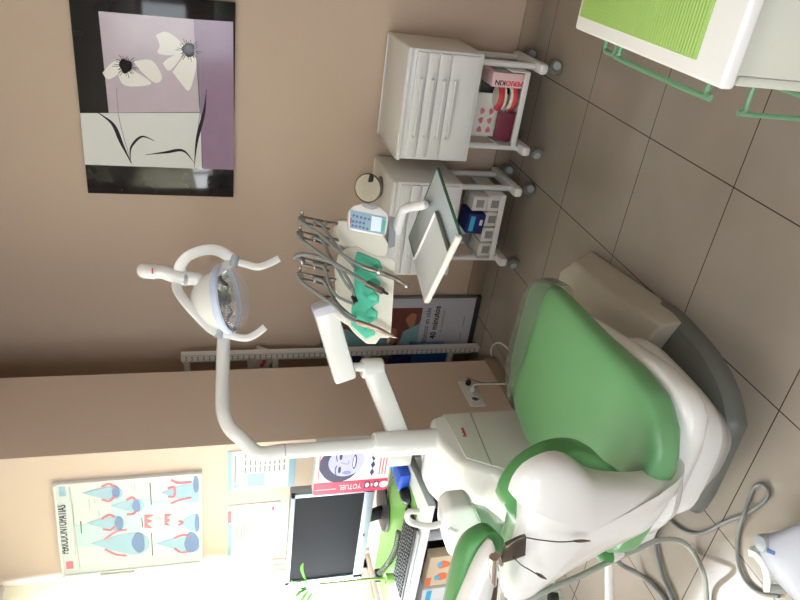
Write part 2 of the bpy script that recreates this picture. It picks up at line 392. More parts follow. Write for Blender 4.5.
b.build('captions',m_ink,t)
A.patch(MB(),P6(((85,120),(115,120),(120,165),(90,168))),.0008).build('logo',m_bp,t)
A.patch(MB(),P6(((120,470),(152,465),(155,500),(122,503))),.0008).build('pink_logo',m_lred,t)
o=A.p(*cp6(133,432),.001); e=A.p(*cp6(117,208),.001)
text('PERIODONTOPATÍAS',.050,o,e-o,(0,0,1),m_ink,t,fitw=(e-o).length,bold=.0003)
# small white box beside the poster
t=T('wall_box','small white plastic box on the wall left of the teeth chart','box',(-2.94,YF-.012,1.94))
MB().box((-2.962,YF-.024,1.942),(-2.918,YF,2.098),.004).build('housing',m_white2,t)
MB().box((-2.956,YF-.027,1.952),(-2.924,YF-.024,1.965),.001).build('slot',m_gink,t)
# two wall leaflets
def leaflet(x0,x1,z0,z1,label):
    t=T('wall_leaflet',label,'leaflet',((x0+x1)/2,YF-.004,z0),'leaflets pinned under the teeth chart')
    MB().box((x0,YF-.004,z0),(x1,YF-.001,z1)).build('sheet',m_paper,t); return t,Plane2((x0,YF-.0042,z0),(1,0,0),(0,0,1),(0,-1,0))
t,A=leaflet(-2.46,-2.215,1.205,1.512,'printed leaflet with a blue picture and columns of text, above the desk')
A.rect(MB(),(0,.29),(.245,.307),0).build('blue_band',m_bp,t); b=A.rect(MB(),(0,0),(.245,.03),0); b.build('footer_band',m_bp,t)
A.rect(MB(),(.02,.14),(.10,.22),0).build('printed_photo',m_bp,t); A.blob(MB(),(.03,.27),.013,.013,.0001).build('round_logo',m_bp,t)
b=MB()
for i in range(9):
    for j in range(3): A.rect(b,(.11+j*.045,.05+i*.022),(.145+j*.045,.056+i*.022),.0001)
b.build('small_print',m_gink,t); A.rect(MB(),(.05,.272),(.22,.278),.0001).build('heading',m_gink,t)
t,A=leaflet(-2.91,-2.555,1.262,1.51,'white leaflet edged in blue with a small pink block, nearest the window')
A.rect(MB(),(0,.232),(.24,.248),0).build('blue_band',m_bp,t); A.rect(MB(),(.24,.232),(.32,.248),0).build('pink_block',m_lred,t)
A.rect(MB(),(.2,0),(.355,.016),0).build('footer_band',m_bpl,t)
A.rect(MB(),(.11,.09),(.22,.16),0).build('pale_table',m_bpl,t); A.rect(MB(),(.30,.03),(.325,.042),0).build('red_mark',m_red,t)
b=MB()
for i in range(4): A.rect(b,(.12,.168+i*.013),(.22,.172+i*.013),.0001)
b.build('small_print',m_gink,t)
# ------------------------------------------------------------ perforated metal shelf behind the partition
t=T('shelf_rack','white slotted-angle metal shelving half hidden behind the partition','shelf',(-2.6,3.28,0))
def upright(x,y,sx,sy_):
    b=MB(); b.box((x,y,0),(x+sx*.036,y+sy_*.002,1.735)).box((x,y,0),(x+sx*.002,y+sy_*.042,1.735)); b.build('upright',m_white2,t)
    if sy_>0 and sx<0:
        h=MB()
        for k in range(56):
            z=.03+k*.0305
            h.cyl((x-.013,y-.0002,z),(x-.013,y-.0012,z),.0042,n=6); h.cyl((x-.028,y-.0002,z),(x-.028,y-.0012,z),.0042,n=6)
        h.build('slots',m_dark,t)
upright(-2.262,3.215,-1,1); upright(-2.37,3.352,-1,-1); upright(-2.94,3.215,1,1); upright(-2.94,3.352,1,-1)
for z in (1.69,1.21,.68,.16):
    MB().prism([(-2.935,3.218,z),(-2.268,3.218,z),(-2.375,3.35,z),(-2.935,3.35,z)],(0,0,.032),.002).build('shelf_board',m_white2,t)
# carton and blue packs on it
b=MB(); q=Matrix.Translation((-2.345,3.275,1.305))@Matrix.Rotation(.5,4,'Y'); b.box((-.06,-.04,-.05),(.06,.04,.05),.002,2,q)
t=T('small_carton','small white carton with a red mark on the upper shelf','carton',(-2.345,3.275,1.245)); b.build('carton',m_box,t)
MB().box((-.02,-.041,-.02),(.03,-.0402,.0),0,2,q).build('printed_mark',m_red,t)
for x0,x1,z0,z1,m,l in ((-2.42,-2.29,.715,.80,m_navy,'dark blue cloth bundle on the middle shelf'),):
    t=T('cloth_bundle',l,'bundle',((x0+x1)/2,3.15,z0)); MB().pillow([(x0+.065+.07*math.cos(a),3.235,z0+.05+.045*math.sin(a)) for a in [i*pi/10 for i in range(20)]],(0,1,0),[(.6,-.01),(.95,0),(1,.03),(.9,.055),(.4,.065)]).build('folds',m,t)
t=T('plastic_bag','crumpled dark blue bag lying on the blue storage box','bag',(-2.3,3.16,.415))
MB().pillow([(-2.40+.11*math.cos(a)*(1+.12*math.sin(5*a)),3.235,.49+.07*math.sin(a)*(1+.15*math.sin(4*a))) for a in [i*pi/12 for i in range(24)]],(0,1,0),[(.5,-.01),(.95,.0),(1,.03),(.8,.055),(.3,.07)]).build('folds',m_navy,t)
t=T('storage_box','bright blue storage box on the lowest shelf','box',(-2.4,3.2,.197))
MB().box((-2.7,3.225,.197),(-2.275,3.305,.40),.006).build('body',m_bluef,t); MB().box((-2.705,3.222,.40),(-2.271,3.308,.418),.004).build('lid',m_bluef,t)
# ------------------------------------------------------------ promotional panel
t=T('promotional_poster','tall advertising panel with a smile photo and blancos en sólo 40 minutos','poster',(-2.15,YB-.02,0))
b=MB(); x0,x1,z1=-2.335,-1.975,.955
MB().box((x0,YB-.041,0),(x1,YB-.013,.03),.002).build('bottom_bar',m_dark,t)
for a,c in (((x0,z1-.012),(x1,z1)),((x0,0),(x0+.01,z1)),((x1-.01,0),(x1,z1))): b.box((a[0],YB-.04,a[1]),(c[0],YB-.013,c[1]),.002)
b.build('frame',m_grey,t)
MB().box((x0+.01,YB-.034,.03),(x1-.01,YB-.015,z1-.012)).build('panel',mat('panel_print',(196,196,206),.35),t)
A=Plane2((x0,YB-.0342,0),(1,0,0),(0,0,1),(0,-1,0)); w=x1-x0
A.patch(MB(),[(.012,.36),(w-.075,.36),(w-.075,.90),(.012,.90)],0).build('smile_photo',m_tealp,t)
b=MB(); A.patch(b,[(.012,.50),(.06,.47),(.12,.46),(.17,.37),(.2,.36),(w-.075,.36),(w-.075,.9),(.16,.9),(.14,.8),(.1,.75),(.1,.62),(.05,.56)],.0008); b.build('printed_face',m_brown,t)
b=MB(); A.blob(b,(.2,.42),.05,.03,.0016,20,.1); A.blob(b,(.09,.52),.06,.02,.0016,20,.1); b.build('printed_skin',m_skin,t)
b=MB(); A.blob(b,(.075,.545),.04,.012,.0024,16,.05); b.build('printed_teeth',m_tooth,t)
text('blancos en sólo',.050,A.p(.035,.305,.001),(1,0,0),(0,0,1),m_ink,t,fitw=.245)
text('40 minutos',.054,A.p(.06,.25,.001),(1,0,0),(0,0,1),m_ink,t,bold=.0012,fitw=.235)
text('Sin sensibilidad',.024,A.p(.1,.215,.001),(1,0,0),(0,0,1),m_gink,t,fitw=.16)
b=MB(); A.rect(b,(.05,.085),(.1,.09),.0001); A.rect(b,(.14,.08),(.22,.085),.0001); b.build('small_print',m_gink,t)
# ------------------------------------------------------------ power outlet on the partition end with two leads
OP=lambda x,y: px(x,y,XP)
t=T('wall_outlet','white triple power outlet on the side of the partition','socket',(XP,2.66,.2))
MB().box((XP,2.557,.215),(XP+.01,2.765,.305),.004).build('plate',m_white2,t)
for y in (2.61,2.67,2.73): MB().lathe([(.022,.0),(.022,.003),(.017,.003),(.015,-.001)],(XP+.010,y,.26),(1,0,0),20).build('socket',m_white2,t)
def plug_cord(name,label,pts,r,m,plug,pm):
    t=T(name,label,'cable',pts[0]); MB().tube(pts,r,8,8).build('cord',m,t)
    b=MB(); b.lathe([(.004,0),(.014,.002),(.015,.02),(.008,.032),(.004,.034)],plug,(1,0,0),16); b.build('plug',pm,t)
plug_cord('black_power_lead','thin dark lead with a black plug running from the wall outlet',[(XP+.045,2.73,.262),(XP+.07,2.71,.275),(XP+.12,2.6,.24),(XP+.2,2.5,.18),(XP+.28,2.4,.1),(XP+.33,2.25,.012),(-1.72,2.1,.006)],.0032,m_grey,(XP+.012,2.73,.26),m_black)
plug_cord('white_power_lead','white lead with a white plug running from the wall outlet',[(XP+.045,2.67,.26),(XP+.08,2.64,.262),(XP+.15,2.55,.22),(XP+.22,2.45,.14),(XP+.26,2.35,.04),(XP+.3,2.2,.007),(-1.76,2.05,.006)],.004,m_ivory,(XP+.012,2.67,.26),m_white2)
pts=[pz(490,358,.02),(-2.07,2.98,.16),(-2.04,2.93,.26),(-1.98,2.85,.27),(-1.9,2.75,.2),(-1.8,2.6,.08),(-1.75,2.45,.007)]
t=T('floor_cable','looped white cable rising from the floor by the partition corner','cable',pz(494,364,.0)); MB().tube([pz(494,364,.005),pz(492,357,.012),pz(491,350,.03),pz(494,344.5,.05),pz(500,343,.05),pz(507,348,.03),pz(512,356,.008),pz(519,370,.005),pz(524,395,.005)],.0045,8,8).build('cord',m_ivory,t)
# ------------------------------------------------------------ desk
DX0,DX1,DY0,DY1,DZ=XL+.005,-1.985,1.765,YF-.003,.783
t=T('office_desk','white computer desk with a grey edge standing in the window corner','desk',(-2.5,2.1,0))
MB().prism([(DX0,DY0,DZ-.028),(DX1,DY0,DZ-.028),(-2.03,2.12,DZ-.028),(-2.19,DY1,DZ-.028),(DX0,DY1,DZ-.028)],(0,0,.028),.003).build('desk_top',m_deskw,t)
MB().bar((DX1+.001,DY0+.003,DZ-.0145),(-2.029,2.12,DZ-.0145),.004,.031,.001).build('edge_band',m_deske,t)
for x in (DX1-.26,DX0+.08):
    MB().tube([(x,DY0+.08,DZ-.03),(x,DY0+.08,.1),(x,DY0+.08,.0)],.022,14,0).build('leg',m_lgrey,t)
    MB().tube([(x,DY1-.06,DZ-.03),(x,DY1-.06,0)],.022,14,0).build('leg',m_lgrey,t)
MB().box((DX0+.1,DY1-.03,.45),(DX1-.32,DY1-.012,DZ-.03),.002).build('modesty_panel',m_deskw,t)
o=MB().box((-2.93,1.86,DZ),(-2.10,2.25,DZ+.003),.001).build('desk_pad',m_desk); tag(o,'bright green mat covering the desk top under the keyboard','mat')
# monitor
MXL,MXR,MZ0,MZ1,MY=-2.80,-2.215,.895,1.262,2.11
t=T('computer_monitor','silver-framed flat computer monitor with a black screen on the desk','monitor',((MXL+MXR)/2,2.2,DZ+.003))
MB().box((MXL,MY,MZ0),(MXR,MY+.045,MZ1),.006).build('casing',m_lgrey,t)
b=MB()
for a,c in (((MXL,MZ0),(MXR,MZ0+.045)),((MXL,MZ1-.02),(MXR,MZ1)),((MXL,MZ0),(MXL+.022,MZ1)),((MXR-.022,MZ0),(MXR,MZ1))): b.box((a[0],MY-.008,a[1]),(c[0],MY+.004,c[1]),.002)
b.build('bezel',mat('silver_bezel',(150,160,172),.35,metal=.3),t)
MB().box((MXL+.02,MY-.001,MZ0+.043),(MXR-.02,MY+.001,MZ1-.018)).build('screen',m_screen,t)
MB().box(((MXL+MXR)/2-.008,MY-.009,MZ0+.018),((MXL+MXR)/2+.008,MY-.008,MZ0+.026)).build('button',m_dark,t)
c=(MXL+MXR)/2
MB().bar((c,MY+.12,DZ+.01),(c,MY+.06,1.02),.07,.025,.004,up=(0,1,0)).build('stand_neck',m_black,t)
MB().lathe([(.11,0),(.115,.004),(.11,.012),(.04,.022)],(c,MY+.145,DZ+.003),(0,0,1),40).build('stand_foot',m_dark,t)
# boxes with the YOTUEL spine beside the monitor
BX0,BX1,BY,BZ0,BZ1=-2.148,-2.015,2.09,DZ+.003,1.14
S0=py(385,489,2.05); 
t=T('product_display_box','pink-spined upright box printed with a smiling face, standing behind the lamp pole','box',(-2.15,2.1,DZ+.003))
a=py(386,489,1.93); bxz=[py(313,493,1.93),py(386,489,1.93),py(385,441,1.93),py(313,441,1.93)]
x_l=a.x; x_r=bxz[2].x; zt=bxz[0].z; zb=max(DZ+.003,a.z); xs=x_l+(x_r-x_l)*.24
MB().box((x_l,1.93,zb),(x_r,1.97,zt),.001).build('carton',m_paper,t)
MB().box((x_l-.0006,1.9285,zb),(xs,1.9305,zt)).build('pink_band',m_pink,t)
A=Plane2((x_l,1.9284,zb),(1,0,0),(0,0,1),(0,-1,0)); h=zt-zb; w=x_r-x_l; s_=xs-x_l
A2=Plane2((xs,1.9298,zb),(1,0,0),(0,0,1),(0,-1,0)); fw=w-s_
o=A.p(s_*.72,h*.36,.0004); text('YOTUEL',s_*.62,o,(0,0,1),(-1,0,0),m_paper,t,fitw=h*.3)
b=MB(); A.rect(b,(s_*.25,h*.24),(s_*.85,h*.32),0); A.rect(b,(s_*.25,h*.12),(s_*.85,h*.19),0); b.build('spine_photo',m_duod,t)
b=MB(); A.rect(b,(s_*.4,h*.7),(s_*.46,h*.98),0); A.blob(b,(s_*.5,h*.05),s_*.28,s_*.28,.0001); A.rect(b,(s_*.45,h*.205),(s_*.65,h*.225),0); A.blob(b,(s_*.55,h*.28),s_*.2,s_*.12,.0007);A.blob(b,(s_*.55,h*.155),s_*.2,s_*.12,.0007); b.build('spine_print',m_paper,t)
b=MB(); A2.blob(b,(fw*.46,h*.68),fw*.46,h*.27,0,30,.02); b.build('printed_hair',m_duod,t)
b=MB(); A2.blob(b,(fw*.52,h*.60),fw*.37,h*.235,.0008,30,.01); b.build('printed_face',m_duo,t)
b=MB()
for cx,cy,rx,ry in ((.33,.68,.09,.02),(.68,.68,.09,.02)): A2.blob(b,(fw*cx,h*cy),fw*rx,h*ry,.0016,16)
for cx in (.33,.68): A2.stroke(b,[(fw*(cx-.12),h*.72),(fw*cx,h*.738),(fw*(cx+.12),h*.725)],h*.012,.0016,4)
A2.blob(b,(fw*.52,h*.49),fw*.19,h*.028,.0016,16); b.build('printed_features',m_duod,t)
b=MB(); A2.stroke(b,[(fw*.52,h*.67),(fw*.47,h*.58),(fw*.56,h*.57)],h*.01,.0016,4); A2.blob(b,(fw*.24,h*.58),fw*.05,h*.06,.0012,14); b.build('printed_shading',m_duom,t)
b=MB(); A2.blob(b,(fw*.52,h*.495),fw*.15,h*.014,.0024,16); b.build('printed_smile',m_paper,t)
b=MB()
for i in range(4):
    u=fw*(.2+.2*i); v=h*.235
    A2.patch(b,[(u,v-h*.03),(u+fw*.1,v),(u,v+h*.03),(u-fw*.1,v)],.0006); 
b.build('diamond_pattern',m_duod,t)
b=MB()
for i in range(3): A2.rect(b,(fw*.12,h*(.05+i*.04)),(fw*.85,h*(.062+i*.04)),.0006)
A2.rect(b,(fw*.05,h*.945),(fw*.95,h*.955),.0006); b.build('red_print',m_red,t)
# second carton peeking out behind it
t=T('grey_carton','plain grey carton standing behind the pink-spined box','carton',(-2.1,2.2,DZ+.003))
MB().box((x_l+.03,2.02,DZ+.003),(x_l+.17,2.07,zt-.03),.002).build('carton',m_box,t); MB().box((x_l+.17,2.025,DZ+.01),(x_l+.172,2.065,zt-.04)).build('side_label',m_lgrey,t)
# keyboard, mouse, blue box, phone cord
def onpad(x,y): return pz(x,y,DZ+.012)
K=[onpad(405,515),onpad(418,520),onpad(410,604),onpad(395,602)]
kx0,kx1,ky0,ky1=-2.60,-2.155,1.80,1.94
t=T('computer_keyboard','black and grey computer keyboard at the front edge of the desk','keyboard',(-2.4,1.9,DZ+.003),rz=.0)
MB().box((kx0,ky0,DZ+.003),(kx1,ky1,DZ+.02),.004).build('body',m_dark,t)
MB().box((kx0,ky0-.022,DZ+.003),(kx1,ky0+.002,DZ+.013),.004).build('front_rest',m_lgrey,t)
b=MB()
for r_ in range(5):
    for k in range(20): 
        u=kx0+.012+k*.0215+(r_%2)*.003; v=ky0+.012+r_*.025
        b.box((u,v,DZ+.018),(u+.017,v+.02,DZ+.026),.0025,1)
tag(b.build('keys',m_black,t),None,None,None,'stuff')
t=T('computer_mouse','black computer mouse on the right front of the green desk mat','mouse',(-2.12,2.0,DZ+.003))
mc=pz(407,494,DZ+.01); mc=V((mc.x,mc.y,DZ+.003))
MB().pillow([mc+V((.03*math.cos(a),.052*math.sin(a),0)) for a in [i*pi/12 for i in range(24)]],(0,0,1),[(.9,0),(1,.008),(.95,.02),(.7,.033),(.3,.038)]).build('shell',m_black,t)
MB().cyl(mc+V((-.004,.03,.032)),mc+V((.004,.03,.032)),.008,n=14).build('scroll_wheel',m_lgrey,t)
MB().tube([mc+V((0,.05,.01)),mc+V((-.02,.12,.006)),mc+V((-.1,.2,.006)),mc+V((-.22,.24,.006)),mc+V((-.36,.2,.006))],.0025,8,8).build('cord',m_black,t)
t=T('blue_carton','small shiny blue carton lying at the right end of the desk','carton',(-2.13,2.2,DZ+.003))
q=pz(400,466,DZ+.02); bc=V((q.x,q.y,DZ+.003))
MB().box(bc+V((-.04,-.10,0)),bc+V((.04,.10,.045)),.002).build('carton',m_blue,t)
MB().box(bc+V((-.032,.0,.0451)),bc+V((.03,.09,.0457))).build('printed_label',m_cyan,t)
b=MB(); c0=onpad(398,532); hpts=[]
for i in range(140):
    s=i/139; a=i*2*pi/7; p=V((-2.20-.25*s,2.10+.10*math.sin(pi*s)*.6,DZ+.022)); hpts.append(p+V((0,math.cos(a)*.012,math.sin(a)*.012)))
t=T('phone_cord','coiled dark telephone cord lying across the green desk mat','cord',(-2.4,2.1,DZ+.003))
hp=[onpad(400,532),onpad(397,548),onpad(390,562),onpad(380,574)]; hp=cat([V((p.x,p.y,DZ+.018)) for p in hp],40); ph=[]
for i,p in enumerate(hp): a=i*2*pi/5; ph.append(p+V((math.cos(a)*.004,math.sin(a)*.012,math.cos(a)*.012)))
MB().tube(ph,.0035,6,0).build('coil',m_grey,t)
tp=hp[-1]; MB().box(tp+V((-.04,-.02,-.012)),tp+V((.01,.03,.02)),.008).build('handset_end',m_black,t)
# potted bamboo in front of the monitor
t=T('bamboo_plant','thin green lucky bamboo stalk with a few leaves in front of the window','plant',(0,0,0))
sb=onpad(392,578); sb=V((sb.x,sb.y,DZ+.003)); t.location=sb
def dn(x,y): return py(x,y,sb.y)
MB().lathe([(.014,0),(.022,.005),(.026,.035),(.024,.04),(.02,.036),(.0,.03)],sb,(0,0,1),20).build('vase',m_stalk,t)
st=[sb+V((0,0,.04)),dn(370,579),dn(350,581),dn(330,583),dn(319,584)]
MB().tube(st,lambda s:.006-.0018*s,8,6).build('stalk',m_stalk,t)
top=st[-1]
MB().tube([top,dn(319,592),dn(312,594),dn(316,586),dn(309,588)],.0028,6,8).build('curl',m_leaf,t)
b=MB()
for p0,p1,p2 in (((310,585),(304,580),(296,583)),((309,588),(300,592),(295,598)),((308,586),(302,571),(303,563)),((309,590),(303,598),(300,606)),((313,592),(308,600),(312,608)),((307,587),(299,588),(291,580))):
    a_,b_,c_=dn(*p0),dn(*p1),dn(*p2); P_=cat([a_,b_,c_],6); n_=len(P_)
    L=[p+V((.0,.006,.006))*math.sin(pi*min(1,(i+.6)/n_)) for i,p in enumerate(P_)]; R_=[p-V((.0,.006,.006))*math.sin(pi*min(1,(i+.6)/n_)) for i,p in enumerate(P_)]
    b.loft([[l,l+V((0,-.001,.001)),r,r+V((0,.001,-.001))] for l,r in zip(L,R_)])
b.build('leaves',m_leaf,t)
# low cabinet under the desk with cartons, and a printed notice
t=T('low_cabinet','low white cabinet under the desk holding cartons','cabinet',(-2.6,2.1,0))
MB().box((-2.93,1.87,0),(-2.36,2.33,.47),.004).build('body',m_deskw,t); MB().box((-2.92,1.855,.03),(-2.37,1.87,.45),.003).build('door',m_deskw,t)
o=MB().box((-2.64,2.02,.47),(-2.42,2.14,.66),.003).build('document_stand',m_black,None); tag(o,'black stand behind the orange-printed carton under the desk','stand')
t=T('beige_carton','beige carton with orange pictures under the desk','carton',(-2.56,1.95,.47))
MB().box((-2.655,1.90,.47),(-2.46,1.95,.66),.002).build('carton',m_card,t)
A=Plane2((-2.655,1.8995,.47),(1,0,0),(0,0,1),(0,-1,0)); b=MB(); A.blob(b,(.06,.12),.025,.03,0,16,.1); A.blob(b,(.14,.12),.025,.03,0,16,.1); A.rect(b,(.02,.03),(.07,.06),0); A.rect(b,(.13,.03),(.18,.05),0); A.rect(b,(0,.165),(.06,.19),0); b.build('orange_pictures',m_orange,t)
b=MB(); A.blob(b,(.055,.14),.016,.012,.0008,12); A.blob(b,(.145,.14),.016,.012,.0008,12); b.build('cyan_pictures',m_cyan,t)
b=MB(); [A.rect(b,(.02,.072+i*.008),(.17,.074+i*.008),0) for i in range(3)]; b.build('small_print',m_gink,t)
t=T('white_carton','white carton with a cyan stripe beside the beige one under the desk','carton',(-2.78,1.93,.47))
MB().box((-2.90,1.895,.47),(-2.67,1.96,.665),.002).build('carton',m_paper,t)
A=Plane2((-2.9,1.8945,.47),(1,0,0),(0,0,1),(0,-1,0)); A.rect(MB(),(0,.15),(.22,.175),0).build('cyan_stripe',m_cyan,t); A.rect(MB(),(.18,.02),(.215,.04),0).build('red_mark',m_lred,t)
t=T('printed_notice','pale printed notice with small text hanging under the desk by the cuspidor','notice',(-2.2,2.385,.5))
MB().box((-2.44,2.385,.46),(-2.20,2.39,.70),.001).build('sheet',m_ivory,t)
A=Plane2((-2.44,2.3848,.46),(1,0,0),(0,0,1),(0,-1,0)); b=MB()
for i in range(8): A.rect(b,(.03,.03+i*.022),(.2,.036+i*.022),0)
b.build('small_print',m_gink,t)
# ------------------------------------------------------------ wheeled drawer cabinets
def make_cabinet():
    t=T('drawer_cabinet','white drawer cabinet','cabinet',(0,0,0),'white wheeled drawer cabinets by the back wall')
    W_,D_=.487,.40; z0,z1=.412,.742
    MB().box((0,.012,z0),(W_,D_,z1),.006).build('body',m_white2,t)
    b=MB().box((-.004,-.004,z1),(W_+.004,D_+.004,z1+.016),.006); b.box((0,0,z1+.015),(.008,D_,z1+.022),.003).box((W_-.008,0,z1+.015),(W_,D_,z1+.022),.003).box((0,D_-.008,z1+.015),(W_,D_,z1+.022),.003).box((0,0,z1+.015),(W_,.008,z1+.022),.003)
    b.build('top',m_white2,t)
    zz=[z1-.018,z1-.07,z1-.122,z1-.178,z0+.018]
    for i in range(4):
        a,c=zz[i+1]+.003,zz[i]-.003
        if i==3: a=zz[4]
        f=MB().box((.012,0,a),(W_-.012,.02,c),.004).build('drawer',m_white2,t)
        hz=c-.022 if i==3 else (a+c)/2-.004
        MB().tube([(.112,.002,hz),(.112,-.016,hz),(.118,-.02,hz),(.24,-.021,hz),(.358,-.02,hz),(.364,-.016,hz),(.364,.002,hz)],.006,10,3).build('handle',m_white2,f)
    for x in (.05,W_-.05):
        for yy in (.12,D_-.07): MB().tube([(x,yy,z0+.01),(x,yy,.10)],.015,14,0).build('leg',m_white2,t)
        f=MB().bar((x,.05,.098),(x,D_+.0,.098),.05,.045,.016).build('foot_rail',m_white2,t)
        for y in (.085,D_-.03):
            s=1 if x>.2 else -1
            b=MB(); 
            for k in (-.014,.014): b.lathe([(.012,-.009),(.029,-.008),(.033,0),(.029,.008),(.012,.009)],(x+.012*s,y+k,.033),(.35*s,-1,0),20)
            b.box((x-.012,y-.012,.03),(x+.012,y+.012,.08),.004)
            w=b.build('caster',m_grey,t)
            MB().cyl((x+.012*s+.009*s,y-.026,.033),(x+.012*s-.009*s,y+.026,.033),.018,n=16).build('hub_cap',m_lgrey,w)
    b=MB(); b.box((.07,.06,.155),(W_-.07,D_-.03,.163),.003).box((.07,.055,.158),(W_-.07,.062,.185),.003).box((.068,.055,.158),(.074,D_-.03,.25),.002).box((W_-.074,.055,.158),(W_-.068,D_-.03,.25),.002).box((.07,D_-.035,.158),(W_-.07,D_-.03,.25),.002)
    b.build('open_bin',m_white2,t)
    return t
c1=make_cabinet(); c2=dup(c1,(0,0,0))
C1=V((-1.008,2.935,0)); C2=V((-1.60,2.905,0)); c1.location=C1; c2.location=C2; c1.rotation_euler=(0,0,.02); c2.rotation_euler=(0,0,.03)
c1['label']='white wheeled drawer cabinet under the flower picture, a dental model in its open bin'
c2['label']='white wheeled drawer cabinet behind the tray, small white cartons in its open bin'
# contents of bin 1
def W1_(x,y,z): return C1+V((x,y+.045,z))
t=T('toothpaste_carton','pale pink toothpaste carton with black and pink lettering in the right cabinet bin','carton',W1_(.37,.1,.163))
MB().box(W1_(.338,.04,.17),W1_(.402,.2,.33),.002).build('carton',m_pinkl,t)
MB().box(W1_(.338,.0385,.195),W1_(.402,.0398,.325)).build('front_print',m_pinkl,t)
text('PERIO',.03,W1_(.368,.038,.177),(0,0,1),(-1,0,0),m_pink,t,bold=.001,fitw=.085); text('KIN',.03,W1_(.368,.038,.264),(0,0,1),(-1,0,0),m_ink,t,bold=.001,fitw=.05)
o=MB().box(W1_(.405,.06,.19),W1_(.410,.22,.31),.001).build('booklet',m_gink); tag(o,'thin grey booklet at the right end of the right cabinet bin','booklet')
t=T('dental_model','red and white open jaw model with teeth in the right cabinet bin','model',W1_(.28,.06,.19))
mcx=W1_(.285,.055,.235)
for s_,nm in ((1,'upper_jaw'),(-1,'lower_jaw')):
    arc=[mcx+V((.052*math.sin(a),-.045*math.cos(a)+.03,s_*.022+s_*.012*0)) for a in [(-1.35+2.7*i/16) for i in range(17)]]
    g=MB().tube([p+V((0,0,s_*.012)) for p in arc],.015,10,0).build(nm,m_gum,t)
    b=MB()
    for p in cat(arc,1)[1:-1]: b.box(p+V((-.0048,-.007,-.013 if s_>0 else -.004)),p+V((.0048,.007,.004 if s_>0 else .013)),.003,2)
    b.build('teeth',m_tooth,g)
    MB().pillow([mcx+V((.06*math.sin(a),.03-.05*math.cos(a),s_*.045)) for a in [2*pi*i/20 for i in range(20)]],(0,0,s_),[(.75,-.01),(.8,.0),(.7,.004)]).build('base',m_box,g)
t=T('instruction_leaflet','cream leaflet with small red drawings leaning in the right cabinet bin','leaflet',W1_(.2,.1,.17))
b=MB(); b.box(W1_(.085,.115,.185),W1_(.29,.118,.375)); b.build('sheet',m_ivory,t)
A=Plane2(W1_(.085,.1148,.185),(1,0,0),(0,0,1),(0,-1,0)); b=MB()
for i in range(3):
    for j in range(3): A.blob(b,(.03+.045*i,.045+.045*j),.015,.012,0,14,.15)
b.build('red_drawings',m_lred,t); b=MB()
for i in range(3):
    for j in range(3): A.blob(b,(.033+.045*i,.047+.045*j),.006,.005,.0008,10,.1)
A.rect(b,(.02,.015),(.03,.02),0);A.rect(b,(.07,.015),(.08,.02),0);A.rect(b,(.12,.015),(.13,.02),0); b.build('dark_print',m_gink,t)
for i,(y,h,m,l) in enumerate(((.045,.10,mat('maroon_print',(120,52,70),.4),'maroon printed booklet at the front left of the right cabinet bin'),(.16,.16,m_dark,'black folder at the back of the right cabinet bin'))):
    o=MB().box(W1_(.085,y,.166),W1_(.22 if i==0 else .35,y+.012,.166+h),.002).build('booklet' if i==0 else 'folder',m); tag(o,l,'booklet' if i==0 else 'folder')
o=MB().box(W1_(.085,.026,.166),W1_(.36,.036,.182),.002).build('notebook',m_paper); tag(o,'white notebook lying along the front lip of the right cabinet bin','notebook')
# contents of bin 2: small cartons
def W2_(x,y,z): return C2+V((x-.005,y+.045,z+.004))
spots=[(.333,.163,'white carton at the right end of the left cabinet bin, on the bottom'),(.333,.245,'white carton at the right end of the left cabinet bin, on top'),(.250,.163,'white carton in the middle of the left cabinet bin, beneath the blue carton'),(.165,.163,'white carton left of the blue carton in the left cabinet bin'),(.085,.163,'white carton at the left end of the left cabinet bin')]
first=None
for i,(x,z,l) in enumerate(spots):
    if first is None:
        t=T('small_carton',l,'carton',(0,0,0),'small white cartons in the left cabinet bin')
        MB().box((0,0,0),(.076,.14,.076),.002).build('carton',m_box,t); MB().box((.018,-.0008,.018),(.058,.0,.058)).build('printed_square',m_gink,t); first=t; o=t
    else: o=dup(first,(0,0,0),l); 
    o.location=W2_(x-.005*(i==4),.035,z+(.0 if z<.2 else -.003))
t=T('blue_carton','navy blue carton with a cyan panel resting on the white cartons','carton',W2_(.26,.04,.243))
q=Matrix.Translation(W2_(.268,.08,.287))@Matrix.Rotation(.06,4,'Y')
MB().box((-.052,-.062,-.042),(.052,.07,.048),.002,2,q).build('carton',m_navy,t)
MB().box((-.04,-.0632,.012),(.04,-.0622,.036),0,2,q).build('cyan_panel',m_cyan,t); MB().box((-.005,-.0632,-.03),(.025,-.0622,-.015),0,2,q).build('printed_mark',m_paper,t)
# round mirror on the left cabinet
t=T('round_mirror','round mirror in a thin metal rim standing on the left drawer cabinet','mirror',(-1.235,3.1,.75))
n_=V((.25,-1,.75)).normalized(); mc=py(368,188,3.12)
MB().lathe([(.068,-.004),(.068,.003),(.0,.003)],mc,n_,40).build('mirror_glass',m_mirror,t)
uu=n_.orthogonal().normalized(); ww=n_.cross(uu)
MB().tube([mc+(uu*math.cos(a)+ww*math.sin(a))*.069 for a in [2*pi*i/40 for i in range(41)]],.0045,8,0).build('rim',m_dsteel,t)
MB().tube([mc+V((0,-.03,-.045)),mc+V((0,.0,-.07)),V((mc.x,mc.y+.03,.768))],.005,8,4).lathe([(.05,0),(.05,.004),(.01,.01)],(mc.x,mc.y+.03,.759),(0,0,1),24).build('stand',m_dsteel,t)
MB().bar(mc+V((.074,.0,-.01)),mc+V((.035,-.012,.0)),.014,.014,.003).build('clip',m_dark,t)
